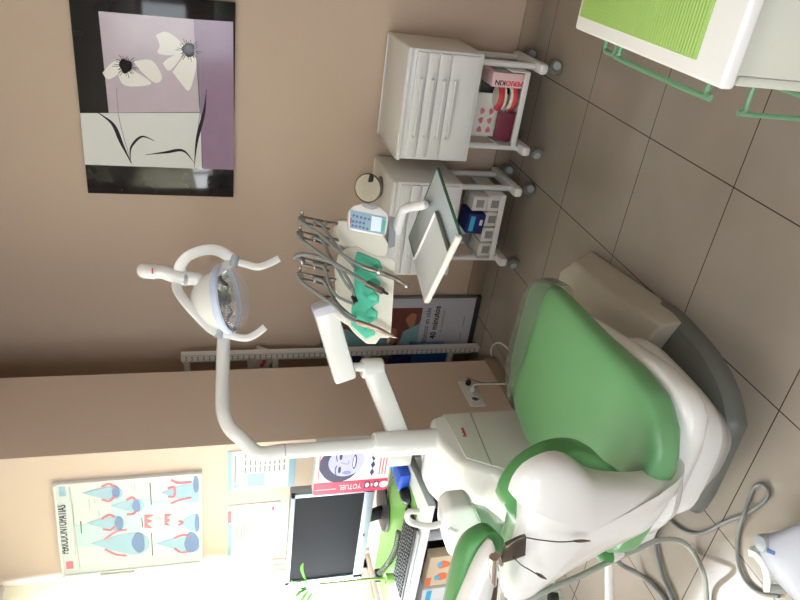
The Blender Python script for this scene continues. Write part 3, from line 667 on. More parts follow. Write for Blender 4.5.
# ------------------------------------------------------------ right foreground cabinet
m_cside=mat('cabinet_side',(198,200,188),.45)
GX,GY0,GY1,GZ=-.187,.945,1.46,.82
t=T('foreground_cabinet','white cabinet at the top right with a rounded white top and green handles','cabinet',(.2,1.2,0))
MB().box((GX+.02,GY0+.012,.04),(GX+.9,GY1-.01,GZ-.03),.006).build('body',m_cside,t)
MB().box((GX,GY0,GZ-.026),(GX+.92,GY1,GZ),.007,3).build('top',m_white,t)
for y0,y1,z0,z1 in ((GY0+.10,GY0+.44,.66,.78),(GY0+.45,GY1-.014,.66,.78),(GY0+.10,GY1-.014,.36,.65),(GY0+.10,GY1-.014,.06,.35)):
    f=MB().box((GX+.004,y0+.002,z0),(GX+.02,y1-.002,z1),.004).build('drawer',m_cside,t)
    if z0>.6:
        ya,yb_=(1.065,1.372) if y0<GY0+.3 else (1.41,1.455); hz=.747 if y0<GY0+.3 else .735
        MB().tube([(GX+.006,ya,hz),(GX-.03,ya,hz),(GX-.038,ya+.008,hz),(GX-.038,yb_-.008,hz),(GX-.03,yb_,hz),(GX+.006,yb_,hz)],.0055,12,4).build('handle',m_gmet,f)
    else:
        hz=(z0+z1)/2; MB().tube([(GX+.006,1.1,hz),(GX-.03,1.1,hz),(GX-.03,1.4,hz),(GX+.006,1.4,hz)],.0055,12,0).build('handle',m_gmet,f)
f=MB().box((GX+.004,GY0+.015,.06),(GX+.02,GY0+.095,.78),.004).build('door',m_cside,t)
MB().tube([(GX+.006,GY0+.078,.69),(GX-.045,GY0+.078,.69),(GX-.053,GY0+.078,.682),(GX-.053,GY0+.078,.42),(GX-.045,GY0+.078,.412),(GX+.006,GY0+.078,.412)],.0045,12,4).build('handle',m_gmet,f)
MB().box((GX+.05,GY0+.05,0),(GX+.85,GY1-.05,.045),.003).build('plinth',m_dark,t)
b=MB().box((GX+.028,GY0+.078,GZ),(GX+.75,GY1-.018,GZ+.005),.002)
for k in range(70): y=GY0+.06+k*.0053; 
o=b.build('work_mat',m_mat); tag(o,'lime green ribbed mat lying on the white foreground cabinet','mat')
nt=m_mat.node_tree; wv=nt.nodes.new('ShaderNodeTexWave'); wv.inputs['Scale'].default_value=38; wv.bands_direction='DIAGONAL'; bp=[n for n in nt.nodes if n.type=='BUMP'][0]
tc=[n for n in nt.nodes if n.type=='TEX_COORD'][0]; wv.bands_direction='Y'; nt.links.new(tc.outputs['Object'],wv.inputs['Vector']); nt.links.new(wv.outputs['Fac'],bp.inputs['Height']); bp.inputs['Distance'].default_value=.003
# ------------------------------------------------------------ dental chair
t=chair=T('dental_chair','green and white dental treatment chair on a grey floor plate','dental chair',(-1.35,1.65,0))
half=[(-1.245,1.305),(-1.60,1.305),(-1.66,1.39),(-1.74,1.62),(-1.75,1.85),(-1.62,1.98),(-1.2,1.93),(-1.125,1.86),(-1.1,1.75),(-1.105,1.63),(-1.12,1.51),(-1.17,1.385)]
o_=[V((x,y,0)) for x,y in half]; o_=cat(o_+[o_[0]],4)[:-1]
MB().pillow(o_,(0,0,1),[(1,0),(1,.02),(.985,.035),(.93,.055),(.8,.06)]).build('base_plate',m_grey,t)
# foot block
bt=[(-1.215,1.70,.045),(-1.095,1.665,.045),(-1.115,1.86,.0),(-1.175,2.36,.0),(-1.32,2.45,.0),(-1.47,2.40,.0),(-1.44,1.95,.0),(-1.34,1.75,.03)]
tp=[(-1.215,1.69,.15),(-1.10,1.655,.13),(-1.145,1.93,.14),(-1.195,2.29,.12),(-1.28,2.37,.125),(-1.42,2.32,.15),(-1.38,1.98,.19),(-1.32,1.78,.19)]
b=MB(); v1=[b.b.verts.new(p) for p in bt]; v2=[b.b.verts.new(p) for p in tp]; n=8
b.b.faces.new(v1[::-1]); b.b.faces.new(v2)
for i in range(n): b.b.faces.new((v1[i],v1[(i+1)%n],v2[(i+1)%n],v2[i]))
bmesh.ops.recalc_face_normals(b.b,faces=b.b.faces[:]); bmesh.ops.bevel(b.b,geom=b.b.edges[:],offset=.014,segments=4,profile=.5,affect='EDGES',clamp_overlap=True)
b.build('junction_box',m_beige,t,sharp=60)
def ring(cx,cy,w,l,z,e=.35,n=40,rot=0):
    out=[]
    for i in range(n):
        a=2*pi*i/n; c,s=math.cos(a),math.sin(a); x=w*math.copysign(abs(c)**e,c); y=l*math.copysign(abs(s)**e,s)
        out.append(V((cx+x*math.cos(rot)-y*math.sin(rot),cy+x*math.sin(rot)+y*math.cos(rot),z)))
    return out
MB().loft([ring(-1.37,1.52,.13,.235,.045,.55),ring(-1.35,1.49,.15,.24,.10,.55),ring(-1.305,1.43,.19,.25,.2,.55),ring(-1.30,1.41,.195,.245,.235,.55)]).build('lift_housing',m_white,t)
MB().loft([ring(-1.285,1.39,.20,.245,.243,.5),ring(-1.28,1.385,.215,.245,.28,.5),ring(-1.28,1.385,.215,.24,.315,.5),ring(-1.28,1.385,.195,.22,.333,.5),ring(-1.28,1.385,.15,.15,.34,.5)]).build('lift_cover',m_white,t)
q=px(652,494,-1.40)
# pale red sticker wrapped on the lift housing
MB().prism([py(x,y,1.243) for x,y in ((664,498),(660,491),(688,479),(692,485))],(0,.03,0),.001).build('sticker',m_pinkl,t)
def sect(Y,xl,xr,zt,zb,e=.5,n=40,dip=0):
    out=[]; cx,cz,w,h=(xl+xr)/2,(zt+zb)/2,(xr-xl)/2,(zt-zb)/2
    for i in range(n):
        a=2*pi*i/n; c,s=math.cos(a),math.sin(a); x=math.copysign(abs(c)**e,c); z=math.copysign(abs(s)**e,s)
        out.append(V((cx+w*x,Y,cz+h*z-(dip*(1-x*x) if s>0 else 0))))
    return out
def interp(tab,y):
    for a,b_ in zip(tab,tab[1:]):
        if a[0]<=y<=b_[0]:
            k=(y-a[0])/(b_[0]-a[0]); k=k*k*(3-2*k) if 0 else k
            return [a[i]+(b_[i]-a[i])*k for i in range(1,len(a))]
    return list(tab[0][1:]) if y<tab[0][0] else list(tab[-1][1:])
ST=[(1.065,-1.40,-1.16,.495,.45,0),(1.08,-1.47,-1.10,.52,.435,.0),(1.12,-1.52,-1.045,.535,.42,.02),(1.19,-1.56,-1.005,.54,.41,.03),(1.3,-1.585,-.998,.54,.41,.03),(1.48,-1.60,-1.015,.53,.42,.02),(1.6,-1.605,-1.022,.525,.42,.012),(1.72,-1.60,-1.03,.52,.42,.006),(1.82,-1.575,-1.04,.515,.42,0),(1.89,-1.53,-1.06,.51,.425,0),(1.935,-1.47,-1.09,.50,.435,0),(1.955,-1.40,-1.14,.485,.45,0)]
ys=[1.065+(1.955-1.065)*(1-math.cos(pi*i/44))/2 for i in range(45)]
MB().loft([sect(y,*interp(ST,y)[:4],.52,56,interp(ST,y)[4]) for y in ys]).build('seat',m_green,t,sharp=80)
RT_=[(1.10,-1.40,-1.09,.40,.36),(1.12,-1.46,-1.03,.425,.345),(1.17,-1.5,-.992,.44,.34),(1.3,-1.53,-.99,.45,.345),(1.5,-1.55,-1.03,.45,.36),(1.8,-1.52,-1.09,.45,.39),(1.92,-1.40,-1.15,.44,.41)]
ys=[1.10+(1.92-1.10)*i/30 for i in range(31)]
MB().loft([sect(y,*interp(RT_,y),.5,40) for y in ys]).build('seat_shell',m_white,t,sharp=80)
MB().loft([ring(-1.3,1.5,.1,.2,.35),ring(-1.3,1.5,.1,.2,.38)]).build('seat_bracket',m_dark,t)
# clear plastic foot cover
b=MB(); ys=[1.80+(1.985-1.80)*i/14 for i in range(15)]
def cov(y,g):
    yy=min(y-.012,1.955); a=interp(ST,yy); return sect(y,a[0]-g,a[1]+g,a[2]+g*.8,a[3]-.03,.5,40)
secs=[[p+V((0,.05*max(0,min(1,(p.x+1.3)/-.3)),0)) for p in cov(y,.008)] for y in ys]
b.loft(secs,cap=False); b.loft([[p+V((0,.002,-.0)) for p in secs[-1]],[V((-1.28,1.995,.46))+(p-V((-1.28,1.985,.46)))*.9+V((0,0,-.01)) for p in secs[-1]],[V((-1.28,2.0,.44))+(p-V((-1.28,1.985,.46)))*.5 for p in secs[-1]]],cap=False)
b.build('foot_cover',m_clear,t,'clear plastic protective cover')
# backrest: shell (towards the camera) and cushion; both leaning slightly
BN=V((0,1,.22)).normalized(); BP=V((-1.25,1.03,.70))
def bp_(x,y,off=0): return pl(x,y,BP+BN*off,BN)
sh=[(x,y+(4 if y<500 and x<600 else 0)-(12 if (x>515 and y>500 and x<680) or (x>660 and y>=490) else 0)) for x,y in [(645,479),(628,480),(610,478),(592,470),(578,460),(563,455),(548,458),(530,468),(519,482),(515,495),(519,508),(523,520),(523,534),(521,550),(516,566),(508,582),(507,600),(520,604),(540,591),(562,577),(600,556),(635,540),(655,525),(668,505),(677,483),(684,462),(668,474)]]
shp=cat([bp_(x,y,0) for x,y in sh]+[bp_(*sh[0],0)],2)[:-1]
MB().pillow(shp,-BN,[(.9,-.03),(.99,-.03),(1.0,-.012),(.985,.008),(.93,.026),(.82,.04),(.6,.052),(.3,.058),(.05,.06)]).build('back_shell',m_white,t,sharp=80)
cu=[(x+(2 if x>540 else 4),y+(8 if y<500 else (-15 if y>528 and x>500 else 0))) for x,y in [(628,474),(615,463),(604,456),(594,445),(578,439),(560,440),(540,447),(520,461),(506,478),(499,495),(503,510),(510,522),(511,540),(507,558),(499,572),(502,588),(514,596),(540,590),(566,568),(600,550),(630,530),(640,505),(640,485)]]
cup=cat([bp_(x,y,.05) for x,y in cu]+[bp_(*cu[0],.05)],2)[:-1]
MB().pillow(cup,BN,[(.9,-.022),(.985,-.02),(1.0,-.005),(1.0,.02),(.975,.04),(.9,.055),(.7,.05),(.35,.04)]).build('backrest',m_green2,t,sharp=80)
# hinge between seat and backrest
MB().tube([(-1.29,1.26,.385),(-1.28,1.18,.385),(-1.25,1.125,.40),(-1.235,1.095,.44)],lambda s:.125-.025*s,28,6,(.35,1),up=(0,0,1)).build('hinge_cover',m_white,t,sharp=70)
# headrest
HN=V((-.35,1,.1)).normalized(); HP=V((-1.3,.965,1.0))
def hp_(x,y,off=0): return pl(x,y,HP+HN*off,HN)
hs=[(492,541),(495,556),(492,575),(488,595),(482,620),(472,640),(460,645),(452,630),(458,610),(466,590),(474,571),(483,553)]
hsp=cat([hp_(x,y) for x,y in hs]+[hp_(*hs[0])],3)[:-1]
MB().pillow(hsp,-HN,[(.85,-.03),(.99,-.02),(1,0),(.95,.018),(.75,.028),(.3,.03)]).build('headrest_shell',m_white,t,sharp=80)
hc=[(x+5,y+1) for x,y in [(495,534),(488,527),(478,528),(466,537),(457,555),(452,575),(447,597),(442,620),(440,640),(452,650),(468,640),(474,610),(480,585),(488,560),(494,546)]]
hcp=cat([hp_(x,y,.05) for x,y in hc]+[hp_(*hc[0],.05)],3)[:-1]
MB().pillow(hcp,HN,[(.85,-.022),(.99,-.02),(1,0),(.98,.03),(.85,.05),(.5,.055)]).build('headrest',m_green2,t,sharp=80)
def yb(x,y,Y=.94): return py(x,y,Y)
MB().prism([yb(*q) for q in ((506,546),(521,539),(527,537),(526,556),(512,561),(502,564))],(0,.012,0),.003).build('headrest_bracket',m_dsteel,t)
MB().cyl(yb(494,557),yb(492,584),.011,n=18).cyl(yb(497,555,.95),yb(500,563,.95),.010,n=14).build('pivot_barrel',m_chrome,t)
MB().prism([yb(*q) for q in ((488,574),(499,580),(497,600),(492,622),(480,622),(484,600))],(0,.012,0),.003).build('slide_bar',m_dsteel,t)
# chair armrest seen beyond the backrest
ac=pz(605,546,.465)
MB().pillow([ac+V((.032*math.cos(a),.055*math.sin(a),0)) for a in [i*pi/12 for i in range(24)]],(0,0,1),[(.5,-.05),(.8,-.04),(1,-.01),(1.0,.0)]).build('armrest_shell',m_white,t)
MB().pillow([ac+V((.031*math.cos(a),.057*math.sin(a),.001)) for a in [i*pi/12 for i in range(24)]],(0,0,1),[(.98,0),(1,.012),(.9,.03),(.5,.036)]).build('armrest_pad',m_green2,t)
MB().tube([pz(609,549,.43),pz(609,600,.40),pz(609,640,.38)],.0125,14,0).build('armrest_post',m_white,t)
# bib chain and clips
t=T('bib_chain','cord with two metal bib clips hanging over the chair back','bib chain',bp_(520,540))
def bs(x,y,o=-.075): return bp_(x,y,o)
MB().tube([bs(506,548,-.05),bs(521,538),bs(540,540),bs(560,542),bs(575,541)],.0016,6,8).tube([bs(513,556,-.05),bs(520,564),bs(530,570),bs(538,575)],.0016,6,8).build('cord',m_dsteel,t)
for a,c in (((573,541),(590,541)),((536,573),(546,579))):
    p,q=bs(*a,-.078),bs(*c,-.078); MB().tube([p,(p*2+q)/3,(p+q*2)/3,q],lambda s:.0022+.0028*math.sin(pi*min(1,s*1.1)),8,3,(1,.6)).build('clip',m_dsteel,t)
# ------------------------------------------------------------ dental unit column
UX=-1.68
t=T('dental_unit','white dental unit cabinet behind the chair with a glass spittoon','dental unit',(-1.82,1.75,0))
prof=[(1.95,.02),(1.95,.735),(1.93,.775),(1.88,.79),(1.80,.785),(1.68,.735),(1.62,.63),(1.55,.60),(1.46,.57),(1.42,.48),(1.42,.02)]
MB().prism([(UX,y,z) for y,z in prof],(-.27,0,0),.022,4).build('body',m_white,t,sharp=60)
MB().prism([(UX+.001,y,z) for y,z in ((1.935,.05),(1.935,.725),(1.695,.712),(1.645,.625),(1.60,.54),(1.60,.05))],(.008,0,0),.004).build('front_panel',m_panel,t)
for a,c in (((1.935,.615),(1.648,.632)),((1.66,.555),(1.60,.545))): MB().bar((UX+.0095,a[0],a[1]),(UX+.0095,c[0],c[1]),.0015,.003,0).build('panel_seam',m_gink,t)
text('Fedesa',.022,(UX+.0095,1.80,.672),(0,1,0),(0,0,1),m_red,t,bold=.0006,fitw=.05,name='logo')
for z,m,x in ((.66,m_lgrey,0),):
    MB().prism([(-1.70,1.449+.0,.50),(-1.70,1.449,.53),(-1.9,1.449,.53),(-1.9,1.449,.50)],(0,-.03,0),.002).build('side_label',m_pinkl,t)
# round port on the side and spittoon
MB().lathe([(.026,0),(.026,.006),(.02,.008)],(-1.74,1.415,.50),(0,-1,0),24).build('port_cap',m_white2,t)
bc=py(466,522,1.53); bc=py(474,542,1.42)+V((.02,.06,0))
blk=[py(x,y,1.55) for x,y in ((437,496),(444,489),(463,487),(468,492),(478,512),(480,528),(460,545),(441,535),(436,515))]
MB().prism(blk,(0,-.09,0),.015,4).build('spittoon_head',m_white,t,sharp=60)
b=MB(); b.lathe([(.045,-.10),(.075,-.09),(.112,-.045),(.128,.0),(.132,.012),(.126,.012),(.118,-.002),(.100,-.04),(.06,-.075),(.02,-.082)],bc+V((-.02,-.06,.0)),(0,0,1),48); b.build('spittoon_bowl',m_bowlg,t,'pale green glass spittoon bowl')
MB().lathe([(.05,-.14),(.055,-.12),(.05,-.101)],bc+V((-.02,-.06,.0)),(0,0,1),32).cyl(bc+V((-.02,-.06,-.13)),(bc.x-.03,1.48,.50),.04,.05).build('bowl_support',m_white,t)
MB().tube([py(463,519,1.50),py(450,521,1.50),py(432,526,1.50),py(416,524,1.50),py(408,519,1.50),py(409,512,1.50),py(419,511,1.50)],lambda s:.0125-.003*s,12,6).build('cup_filler_spout',m_white,t)
MB().tube([py(468,531,1.46),py(461,525,1.48),py(455,531,1.46),py(449,528,1.46)],.0075,10,6).build('rinse_spout',m_white,t)
# pole collar
PX_,PY_=-1.727,1.85
MB().lathe([(.05,.77),(.047,.79),(.047,1.005),(.044,1.012),(.03,1.013)],(PX_,PY_,0),(0,0,1),32).build('pole_collar',m_white,t)
# grey trunk tube at the left of the unit under the desk edge
o=T('desk_hose','thin grey pipe curving from the desk edge to the dental unit','pipe',(-1.97,1.9,.6)); MB().tube([py(423,452,1.98),py(424,465,1.98),py(424,480,1.96),py(430,491,1.93),py(440,495,1.90),py(452,495,1.88),py(500,492,1.86)],.009,10,6).build('pipe',m_lgrey,o)
# ------------------------------------------------------------ operating lamp on its pole
t=T('operating_lamp','white operating lamp with a round reflector on a bent white pole','lamp',(PX_,PY_,1.01))
PX_-=0
pp=[V((PX_,PY_,1.0)),V((PX_,PY_,1.15)),V((PX_,PY_,1.25)),V((PX_,PY_,1.35)),V((PX_,PY_,1.43))]
pp+=[pd(242,439,2.49),pd(230,428,2.51),pd(223.5,412,2.54),pd(222.5,390,2.6),pd(223,360,2.67),pd(224,334,2.73)]
MB().tube(pp,lambda s:.0262 if s<.35 else .0262-.002*(s-.35),20,6).build('pole',m_white,t)
MB().lathe([(.0263,0),(.0270,.001),(.0270,.003),(.0263,.004)],(PX_,PY_,1.335),(0,0,1),24).build('pole_joint',m_lgrey,t)
LD=2.66
def lp(x,y,o=0): return pd(x,y,LD+o)
LC=lp(225,299); ax=(lp(229+60,300-10)-LC).normalized(); AX=(ax*.94-HZ*.34).normalized()   # aims down, slightly back to the viewer
b=MB(); b.lathe([(.0,-.13),(.035,-.125),(.07,-.10),(.105,-.055),(.122,-.005),(.125,.006),(.119,.006),(.10,-.04),(.06,-.085),(.0,-.10)],LC,AX,48,cap=False); b.build('reflector_housing',m_white,t,sharp=60)
MB().lathe([(.117,.004),(.097,-.038),(.058,-.082),(.001,-.096)],LC,AX,48,cap=False).build('reflector',m_chrome,t)
MB().lathe([(.126,-.012),(.132,-.006),(.132,.012),(.126,.018),(.118,.010)],LC,AX,48,cap=False).build('rim',mat('rim_blue_white',(205,216,240),.3),t)
MB().lathe([(.118,.008),(.112,.04),(.09,.068),(.05,.088),(.001,.094)],LC,AX,40,cap=False).build('lens',m_lens,t)
b=MB(); b.lathe([(.022,-.09),(.022,.015),(.018,.02),(.001,.02)],LC,AX,20); b.build('bulb_shield',m_dsteel,t)
b=MB(); pa=AX.orthogonal().normalized(); pb=AX.cross(pa)
for a in (.3,1.3,2.3,3.4,4.4,5.4): b.bar(LC+(pa*math.cos(a)+pb*math.sin(a))*.022+AX*.0,LC+(pa*math.cos(a)+pb*math.sin(a))*.11-AX*.01,.012,.003,0)
b.build('inner_spokes',m_dsteel,t)
# neck: from housing up to the ball end
MB().tube([lp(209,286),lp(196,279),lp(182,278),lp(172,275),lp(164,272),lp(156,271.5)],.0262,20,6).build('neck',m_white,t)
MB().lathe([(.0268,-.004),(.0275,.0),(.0275,.006),(.0268,.01)],lp(187,279),(lp(180,278)-lp(190,279)),24).build('neck_collar',m_lgrey,t)
e0,e1=lp(156,271.5),lp(145,270.5); 
MB().tube([e0,e1],.0285,20,0).build('end_sleeve',m_white2,t)
MB().lathe([(.0285,0),(.028,.008),(.022,.02),(.012,.027),(.001,.029)],e1,(e1-e0),24).build('end_cap',m_white,t)
MB().bar(lp(152,271,-.029),lp(153,271,-.029),.03,.02,0).build('red_mark',m_red,t)
# yoke: two flat straps and handles
def strap(pts,w,name,m=m_white,th=.3,off=0):
    P_=[lp(x,y,o+off) for x,y,o in pts]
    return MB().tube(P_,w,12,6,(1,th),up=(P_[1]-P_[0]).cross(HZ)).build(name,m,t)
strap([(181,273,0),(180,267,-.02),(187,257,-.04),(201,251,-.04),(214,250,-.03),(225,254,-.01),(235,262,0)],.021,'upper_yoke')
strap([(178,279,0),(177,288,-.02),(184,300,-.04),(197,315,-.04),(209,327,-.03),(219,333,0)],.018,'lower_yoke')
strap([(200,284,-.03),(212,276,-.03),(222,268,-.02),(233,262,0)],.016,'yoke_stay')
strap([(205,300,-.03),(209,312,-.03),(215,325,-.02),(220,332,0)],.014,'yoke_stay')
strap([(233,261,0),(245,264,-.01),(257,267,-.02),(268,264,-.02),(279,258.5,-.02)],.0135,'lamp_handle')
strap([(218,332,0),(232,336,-.01),(246,338,-.02),(256,334,-.02),(265,327,-.02)],.0135,'lamp_handle')
for p in ((234,261),(219,332)): MB().lathe([(.001,-.022),(.016,-.022),(.018,-.015),(.018,.015),(.016,.022),(.001,.022)],lp(*p),(lp(219,332)-lp(234,261)),20).build('pivot',m_lgrey,t)
# ------------------------------------------------------------ delivery unit
t=T('instrument_delivery_unit','white instrument unit with teal rests and hoses on a jointed arm','instrument unit',pd(370,290,2.2))
def w_(x,y): return pd(x,y,2.30-.2*(x-335)/60)
nrm=(w_(395,300)-w_(335,300)).cross(w_(365,340)-w_(365,260)).normalized()
if nrm.dot(HZ)<0: nrm=-nrm
body=[(357,246),(376,256),(393,258.5),(395.5,263),(391,336),(389,338),(380,338),(376,344),(367,344),(354,333),(342,317),(336,302),(334.5,270),(338,255),(346,248)]
MB().prism([w_(*q) for q in body],(HZ*.8+nrm*.2)*.05,.010,4).build('instrument_tray',m_ivory,t,sharp=60)
lobe=[(339,219.5),(346,219.5),(366,227),(384,235),(389,242),(389,252),(386,257),(376,257),(360,249),(347,247),(339,240),(336,228)]
MB().prism([w_(*q)+HZ*.005 for q in lobe],HZ*.07,.018,5).build('top_cover',m_ivory,t,sharp=60)
MB().prism([w_(x,y)+nrm*.03 for x,y in ((333,218),(341,218),(342,240),(338,262),(334,262))],nrm*.05,.004).build('rear_plate',m_lgrey,t)
fing=[(358.5,251.5),(380,261),(383,268),(381,275),(376,277),(381,283),(380,289),(374,290),(379.5,296),(379,303),(372,307),(378,312),(377,319),(369.5,323),(375.5,328),(375,335),(367.5,339),(352.5,325),(353,310),(356,287),(355,265)]
MB().prism([w_(*q)-nrm*.010 for q in fing],nrm*.014,.003).build('silicone_rest',m_teal,t,sharp=50)
for (x,y) in ((378,269),(376,283),(375,297),(373,313),(371,330)): MB().pillow([w_(x+a[0],y+a[1])-nrm*.011 for a in [(5*math.cos(k*pi/8),4.2*math.sin(k*pi/8)) for k in range(16)]],-nrm,[(1,0),(.95,.003),(.6,.006)]).build('rest_groove',m_teal,t)
# keypad
kp=[(349,211),(354,205),(362,203),(372,203.5),(380,206),(388,213),(389,219),(386.5,234),(383,236.5),(351,230),(348.5,227)]
def k_(x,y,o=0): return pd(x,y,2.14+o-.0012*(x-368))
kn=HZ*1.0
MB().prism([k_(*q) for q in kp],HZ*.03,.006,3).build('keypad_body',m_white,t)
kq=[(350.5,209.5),(386,217),(384.5,234.8),(350,228)]
MB().prism([k_(x,y,-.0012) for x,y in kq],HZ*.002,0).build('keypad_face',m_bp,t)
MB().prism([k_(x,y,-.0022) for x,y in ((372,216),(382,218),(380.5,232),(370.5,230.5))],HZ*.002,0).build('display',m_lcd,t)
b=MB()
for x,y in ((353.5,215.5),(357,216.5),(361,217.5),(365,218.5),(369,219.3),(353,221.3),(356.5,222),(360,222.7),(363.5,223.3),(352.5,225.7),(356,226.4),(359.7,227),(363.3,228),(367,229)):
    b.lathe([(.004,0),(.004,.002),(.003,.003),(.0001,.003)],k_(x,y,-.0012),-HZ,12)
b.build('buttons',m_duom,t)
MB().prism([k_(x,y,-.0022) for x,y in ((383,220),(386,221),(384.3,231),(382,230.5))],HZ*.002,0).build('side_buttons',m_teal,t)
MB().prism([k_(x,y,-.0022) for x,y in ((350.6,218),(351.8,218),(351.3,223),(350.2,223))],HZ*.002,0).build('red_mark',m_red,t)
MB().pillow([k_(x,y,-.001) for x,y in ((361,205),(370,204),(379,208),(372,210),(365,208))],-HZ,[(1,0),(.9,.002),(.5,.003)]).build('keypad_grip',m_lgrey,t)
MB().prism([pd(x,y,2.17) for x,y in ((389,216),(397,217),(395,247),(388,247))],HZ*.04,.004).build('tray_clamp',m_lgrey,t)
# whip arms
arms=[((338,224),(318,220),(299,216.5)),((338,240),(318,236),(297,231.5)),((337,266),(318,263),(299,258)),((337,280),(318,277),(297,272.5))]
def wd_(x,y,o=0): return pd(x,y,2.30+o)
for a,m_,e in arms:
    A_,E_=wd_(*a),wd_(*e)
    f=MB().tube([A_+nrm*.02,A_,(A_*2+wd_(*m_))/3],.005,10,0).bar(wd_(a[0]-6,a[1]-1),wd_(e[0]+1,e[1]),.005,.008,.001).bar(wd_(a[0]-8,a[1]+5),wd_(e[0]+2,e[1]+5.5),.005,.008,.001).build('whip_arm',m_dsteel,t)
    MB().bar(wd_(e[0]+1,e[1]-1),wd_(e[0]+5,e[1]+6),.012,.018,.003).bar(wd_(m_[0]-4,m_[1]-1),wd_(m_[0]-3,m_[1]+6),.010,.010,.002).bar(wd_(m_[0]+7,m_[1]),wd_(m_[0]+8,m_[1]+6),.010,.010,.002).build('hose_clip',m_steel,f)
    MB().box((-.009,-.004,-.006),(.009,.004,.006),.002,2,Matrix.Translation(wd_(e[0]+3,e[1]-3))).build('cap',m_steel,f)
def hose(pts,r=.0058,m=m_hose): MB().tube([pd(*p) for p in pts],r,10,8).build('hose',m,t)
hose([(298,219,2.28),(304,224,2.27),(318,233,2.25),(334,247,2.21),(350,260,2.17),(366,267.5,2.14)])
hose([(297,234,2.28),(303,241,2.27),(318,252,2.24),(332,262,2.21),(343,272,2.19),(351,285,2.16),(354.5,297,2.15)])
hose([(299,256,2.28),(294.5,257.5,2.28),(300,254.5,2.27),(315,256,2.25),(332,262,2.21),(350,273,2.17),(369,284.5,2.13)],.0068)
hose([(297,275,2.28),(302,282,2.27),(318,294,2.24),(334,305,2.21),(346,316,2.18),(358,322.5,2.14)])
hose([(314,221,2.29),(322,225,2.28),(331,238,2.26),(340,252,2.23),(350,262,2.20),(356,270,2.22)],.005)
hose([(314,237,2.29),(324,243,2.28),(330,256,2.26),(338,270,2.22),(346,284,2.21),(353,292,2.22)],.005)
hose([(314,264,2.29),(324,268,2.28),(329,283,2.26),(336,295,2.22),(346,301,2.21),(354,304,2.22)],.005)
hose([(314,278,2.29),(323,281,2.28),(331,294,2.26),(339,305,2.22),(350,315,2.21),(356,318,2.22)],.005)
def hpiece(pts,rr,m,tipm,nm):
    P_=[pd(*p) for p in pts]; f=MB().tube(P_,rr,14,5).build(nm,m,t); return f,P_
f,P_=hpiece([(364,267,2.14),(380,272.5,2.11),(394,278,2.08),(404,283.5,2.06),(407,286,2.05)],lambda s:.0095-.0045*s,m_steel,None,'turbine_handpiece')
MB().lathe([(.001,-.009),(.0065,-.008),(.0085,.004),(.006,.008),(.001,.009)],P_[-1],HZ+V((0,0,-.6)),16).build('turbine_head',m_steel,f)
MB().tube([pd(378,271.8,2.112),pd(381,272.8,2.108)],.0105,14,0).build('grip_ring',m_chrome,f)
f,P_=hpiece([(367,283.5,2.13),(376,288,2.115),(383,291.5,2.10)],lambda s:.0115-.001*s,m_dsteel,None,'motor_handpiece')
MB().cyl(P_[-1],pd(388,294,2.09),.006,.004,14).build('motor_spindle',m_black,f)
f,P_=hpiece([(357,322,2.14),(368,325.5,2.12),(380,330,2.10),(389,334.5,2.08),(394,337,2.07)],lambda s:.009-.0052*s*s,mat('bronze_metal',(165,150,140),.3,metal=.8),None,'scaler_handpiece')
MB().cyl(P_[-1],pd(397,338,2.065),.002,.0015,8).build('scaler_tip',m_steel,f)
f=MB().cyl(pd(353,296,2.155),pd(356,302,2.145),.0085,.0085,14).build('coupling',m_black,t); MB().lathe([(.003,0),(.003,.004)],pd(356.3,302.5,2.144),HZ*-1,8).build('coupling_pin',m_steel,f)
# supporting arms
def beam(a,b_,w,h,name,m=m_white,bev=.012):
    return MB().bar(a,b_,w,h,bev,up=V((0,0,1))).build(name,m,t)
B0,B1=pd(324,306,2.36),pd(345,378,2.46)
beam(B0,B1,.07,.082,'upper_arm'); dr=(B1-B0).normalized()
MB().bar(B0-dr*.014,B0+dr*.03,.072,.085,.014).build('arm_end_cap',mat('lilac_grey_plastic',(196,194,206),.35),t)
MB().cyl(pd(349,367,2.44),pd(372,367,2.44),.016).build('arm_pivot',m_white2,t)
MB().cyl(pd(338,312,2.34),pd(350,320,2.28),.02).build('unit_pivot',m_white2,t)
C0=pd(372,368,2.46); beam(C0,V((PX_+.0,PY_+.05,.905)),.072,.078,'lower_arm')
MB().lathe([(.001,-.040),(.032,-.040),(.037,-.034),(.037,.034),(.032,.040),(.001,.040)],C0,(0,0,1),28).build('elbow',m_white,t)
MB().bar((PX_-.03,PY_+.03,1.018),(PX_-.05,PY_+.05,1.018),.03,.02,.004).build('arm_stop',m_grey,t)
# tray holder
TA,TB,TC,TD=[pz(x,y,.90) for x,y in ((437,168),(459.5,235),(426,301),(413.5,248))]
TDD=TA+TC-TB
ed=[TA,TB,TC,TDD]
cen=(TA+TC)/2
MB().prism([p+V((0,0,-.006)) for p in ed],(0,0,.006),.001).build('glass_shelf',m_platem,t)
b=MB()
for p,q in zip(ed,ed[1:]+ed[:1]): b.bar(p-V((0,0,.003)),q-V((0,0,.003)),.006,.009,.002)
b.build('shelf_edge',m_platee,t)
MB().tube([pd(396,233,2.19),pd(399,222,2.17),pd(405,209,2.15),(TA+TDD)/2*1.0+V((0,0,.0))+ (pz(413,200,.94)-pz(413,200,.90)),pz(425,203,.905)],lambda s:.019-.006*s,16,8).build('shelf_arm',m_white,t)
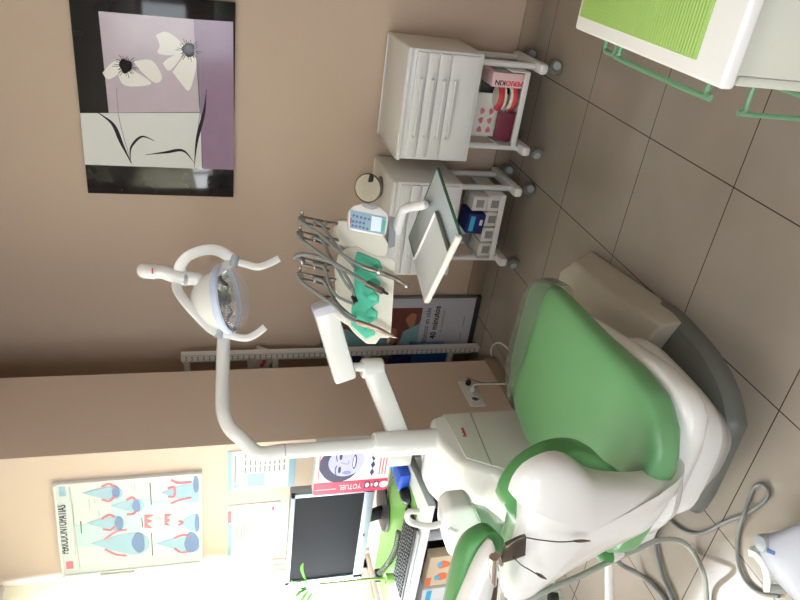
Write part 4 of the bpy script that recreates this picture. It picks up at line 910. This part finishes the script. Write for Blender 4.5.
# tray on it
t=T('instrument_tray','white rimmed instrument tray lying on the glass shelf','tray',cen)
a0,a1,a2,a3=[pz(x,y,.915) for x,y in ((435.5,211),(448.5,253),(424.5,300),(414,258))]
a3=a0+a2-a1; cc=(a0+a2)/2
MB().pillow([a0,a1,a2,a3],(0,0,1),[(.97,-.010),(1,-.004),(1.0,.003),(.975,.003),(.96,-.004)]).build('tray',mat('tray_white',(222,220,218),.35),t,sharp=20)
MB().bar(a0+V((0,0,-.003)),a1+V((0,0,-.003)),.005,.013,.002).build('dark_edge',m_grey,t)
MB().bar(pz(459,236,.912),pz(426.5,302,.912),.014,.020,.005).build('front_lip',m_ivory,t)
MB().pillow([cc+(p-cc)*.88+V((0,0,-.004)) for p in (a0,a1,a2,a3)],(0,0,1),[(1,0),(1,.001)]).build('paper_liner',m_paper,t)
# ------------------------------------------------------------ suction holder, hoses, pedal on the floor
t=T('suction_unit','white rounded suction holder at the left below the headrest','suction unit',(-1.75,1.2,.3))
sc=px(530,612,-1.72)
MB().pillow([px(x,y,-1.72) for x,y in ((499,592),(512,588),(535,587),(550,591),(559,600),(563,615),(555,632),(520,635),(495,625))],(-1,0,0),[(.85,-.045),(.97,-.035),(1,0),(.97,.06),(.8,.08)]).build('holder_body',m_white,t)
MB().pillow([px(x,y,-1.76) for x,y in ((513,586),(522,581),(535,576),(541,580),(541,590),(515,592))],(-1,0,0),[(.9,-.02),(1,0),(1,.04),(.9,.05)]).build('valve_block',m_black,t)
MB().cyl(px(549,599,-1.66),px(557,600,-1.66),.02,.02).build('hose_connector',m_dark,t)
MB().bar((-1.78,sc.y+.05,sc.z-.02),(-1.80,1.50,.50),.05,.05,.01).build('holder_arm',m_white,t)
def free_hose(name,label,pts,r,m):
    t=T(name,label,'hose',pts[0]); MB().tube(pts,r,12,10).build('hose',m,t)
free_hose('suction_hose','pale grey suction hose arching from the suction unit down to the floor',[px(520,602,-1.55),px(550,589,-1.55),px(580,576,-1.56),px(615,559,-1.58),px(640,548,-1.61),px(660,540,-1.66),px(680,541,-1.72),px(694,553,-1.77),pz(703,572,.06),pz(706,590,.02),pz(707,612,.016)],.0085,m_lhose)
free_hose('floor_hose','thick grey hose curving over the floor from under the armrest',[pz(609,548,.30),pz(613,556,.2),pz(622,565,.08),pz(640,575,.018),pz(655,588,.014),pz(668,606,.014),pz(675,640,.014)],.010,m_hose)
free_hose('base_hose','grey hose running over the floor from beneath the chair back',[(-1.68,1.66,.02),pz(645,522,.014),pz(652,534,.014),pz(657,555,.014),pz(662,575,.014),pz(672,598,.014),pz(680,625,.014)],.009,m_hose)
cb=[(654,500),(662,510),(675,525),(690,533),(705,532),(725,522),(745,514),(757,507),(766,499),(768,491),(762,484.5),(754,488),(749,500),(744,514),(739,530),(737,550),(739,566),(746,581),(757,591),(768,595),(779,596)]
free_hose('pedal_cable','dark grey cable looping over the tiles to the foot pedal',[pz(x,y,.008+(.012 if i in (13,) else 0)) for i,(x,y) in enumerate(cb)],.0058,m_hose)
# pedal
t=T('foot_pedal','light grey foot control with a curved wire guard at the lower right','foot pedal',(-1.4,.95,0))
p0=[pz(x,y,.085) for x,y in ((756,545),(758,535),(775,531),(812,518),(840,540),(830,640),(805,615),(775,583),(760,560))]
pc=sum(p0,V())/len(p0)
out_=cat(p0+[p0[0]],3)[:-1]
MB().pillow([V((p.x,p.y,0)) for p in out_],(0,0,1),[(1.02,0),(1.02,.03),(.99,.06),(.9,.085),(.7,.095),(.3,.1)]).build('housing',mat('pedal_grey',(188,190,202),.35),t,sharp=60)
kn_=pz(764,543,.09); MB().lathe([(.024,-.02),(.026,.0),(.022,.014),(.01,.018),(.001,.018)],kn_,(0,0,1),28).build('knob',m_lgrey,t)
pq=pz(786,541,.105); MB().box((-.016,-.006,-.001),(.016,.006,.002),.001,1,Matrix.Translation(pz(771.5,552,.098))@Matrix.Rotation(-1.0,4,'Z')).build('blue_badge',mat('badge_blue',(60,100,170),.3),t)
MB().prism([pz(x,y,.03) for x,y in ((751,547),(774,539),(776,550),(763,554))],(0,0,.012),.004).build('guard_arm',m_grey,t)
MB().prism([pz(x,y,.03) for x,y in ((774,584),(798,585),(801,594),(772,593))],(0,0,.012),.004).build('guard_arm',m_grey,t)
gp=[(751,548),(759,551),(767,558),(772,568),(774,580),(773,592)]
gi=[(752,556),(757,557),(764,566),(767,577),(766,586),(767,592)]
MB().prism([pz(x,y,.03) for x,y in gp]+[pz(x,y,.03) for x,y in gi[::-1]],(0,0,.014),.003).build('curved_guard',m_white,t)
# ------------------------------------------------------------ light
w=bpy.data.worlds.new('sky'); SC.world=w; w.use_nodes=True; bg=w.node_tree.nodes['Background']
bg.inputs[0].default_value=(.86,.93,1.0,1); bg.inputs[1].default_value=6.0
def area(name,loc,rot,sx,sy_,e,c):
    l=bpy.data.lights.new(name,'AREA'); l.shape='RECTANGLE'; l.size=sx; l.size_y=sy_; l.energy=e; l.color=c
    o=bpy.data.objects.new(name,l); COL.objects.link(o); o.location=loc; o.rotation_euler=rot; return o
area('daylight_left',(XL-.25,1.26,1.55),(0,-pi/2,0),1.5,1.9,128,(1,.98,.97))
area('daylight_rear',(-.65,YR-.3,1.8),(pi/2,0,0),2.4,1.6,42,(.95,.96,1))
t=T('added_fill_panel','flat glowing fill panel added on the unseen ceiling','fill light',(-.9,.3,ZC))  # added out of view for general brightness; no such fixture is known
MB().box((-1.2,0,ZC-.03),(-.6,.6,ZC),.004).build('glow_panel',mat('fill_glow',(240,240,235),.5,emit=(255,248,235),es=3),t)
area('overhead_fill',(-.9,.3,ZC-.04),(0,0,0),.55,.55,19,(1,.97,.96))  # soft overhead fill, added to lift the whole room
SC.view_settings.view_transform='Standard'; SC.view_settings.look='None'; SC.view_settings.gamma=1; SC.view_settings.exposure=-.22
try: SC.view_settings.use_curve_mapping=False
except Exception: pass
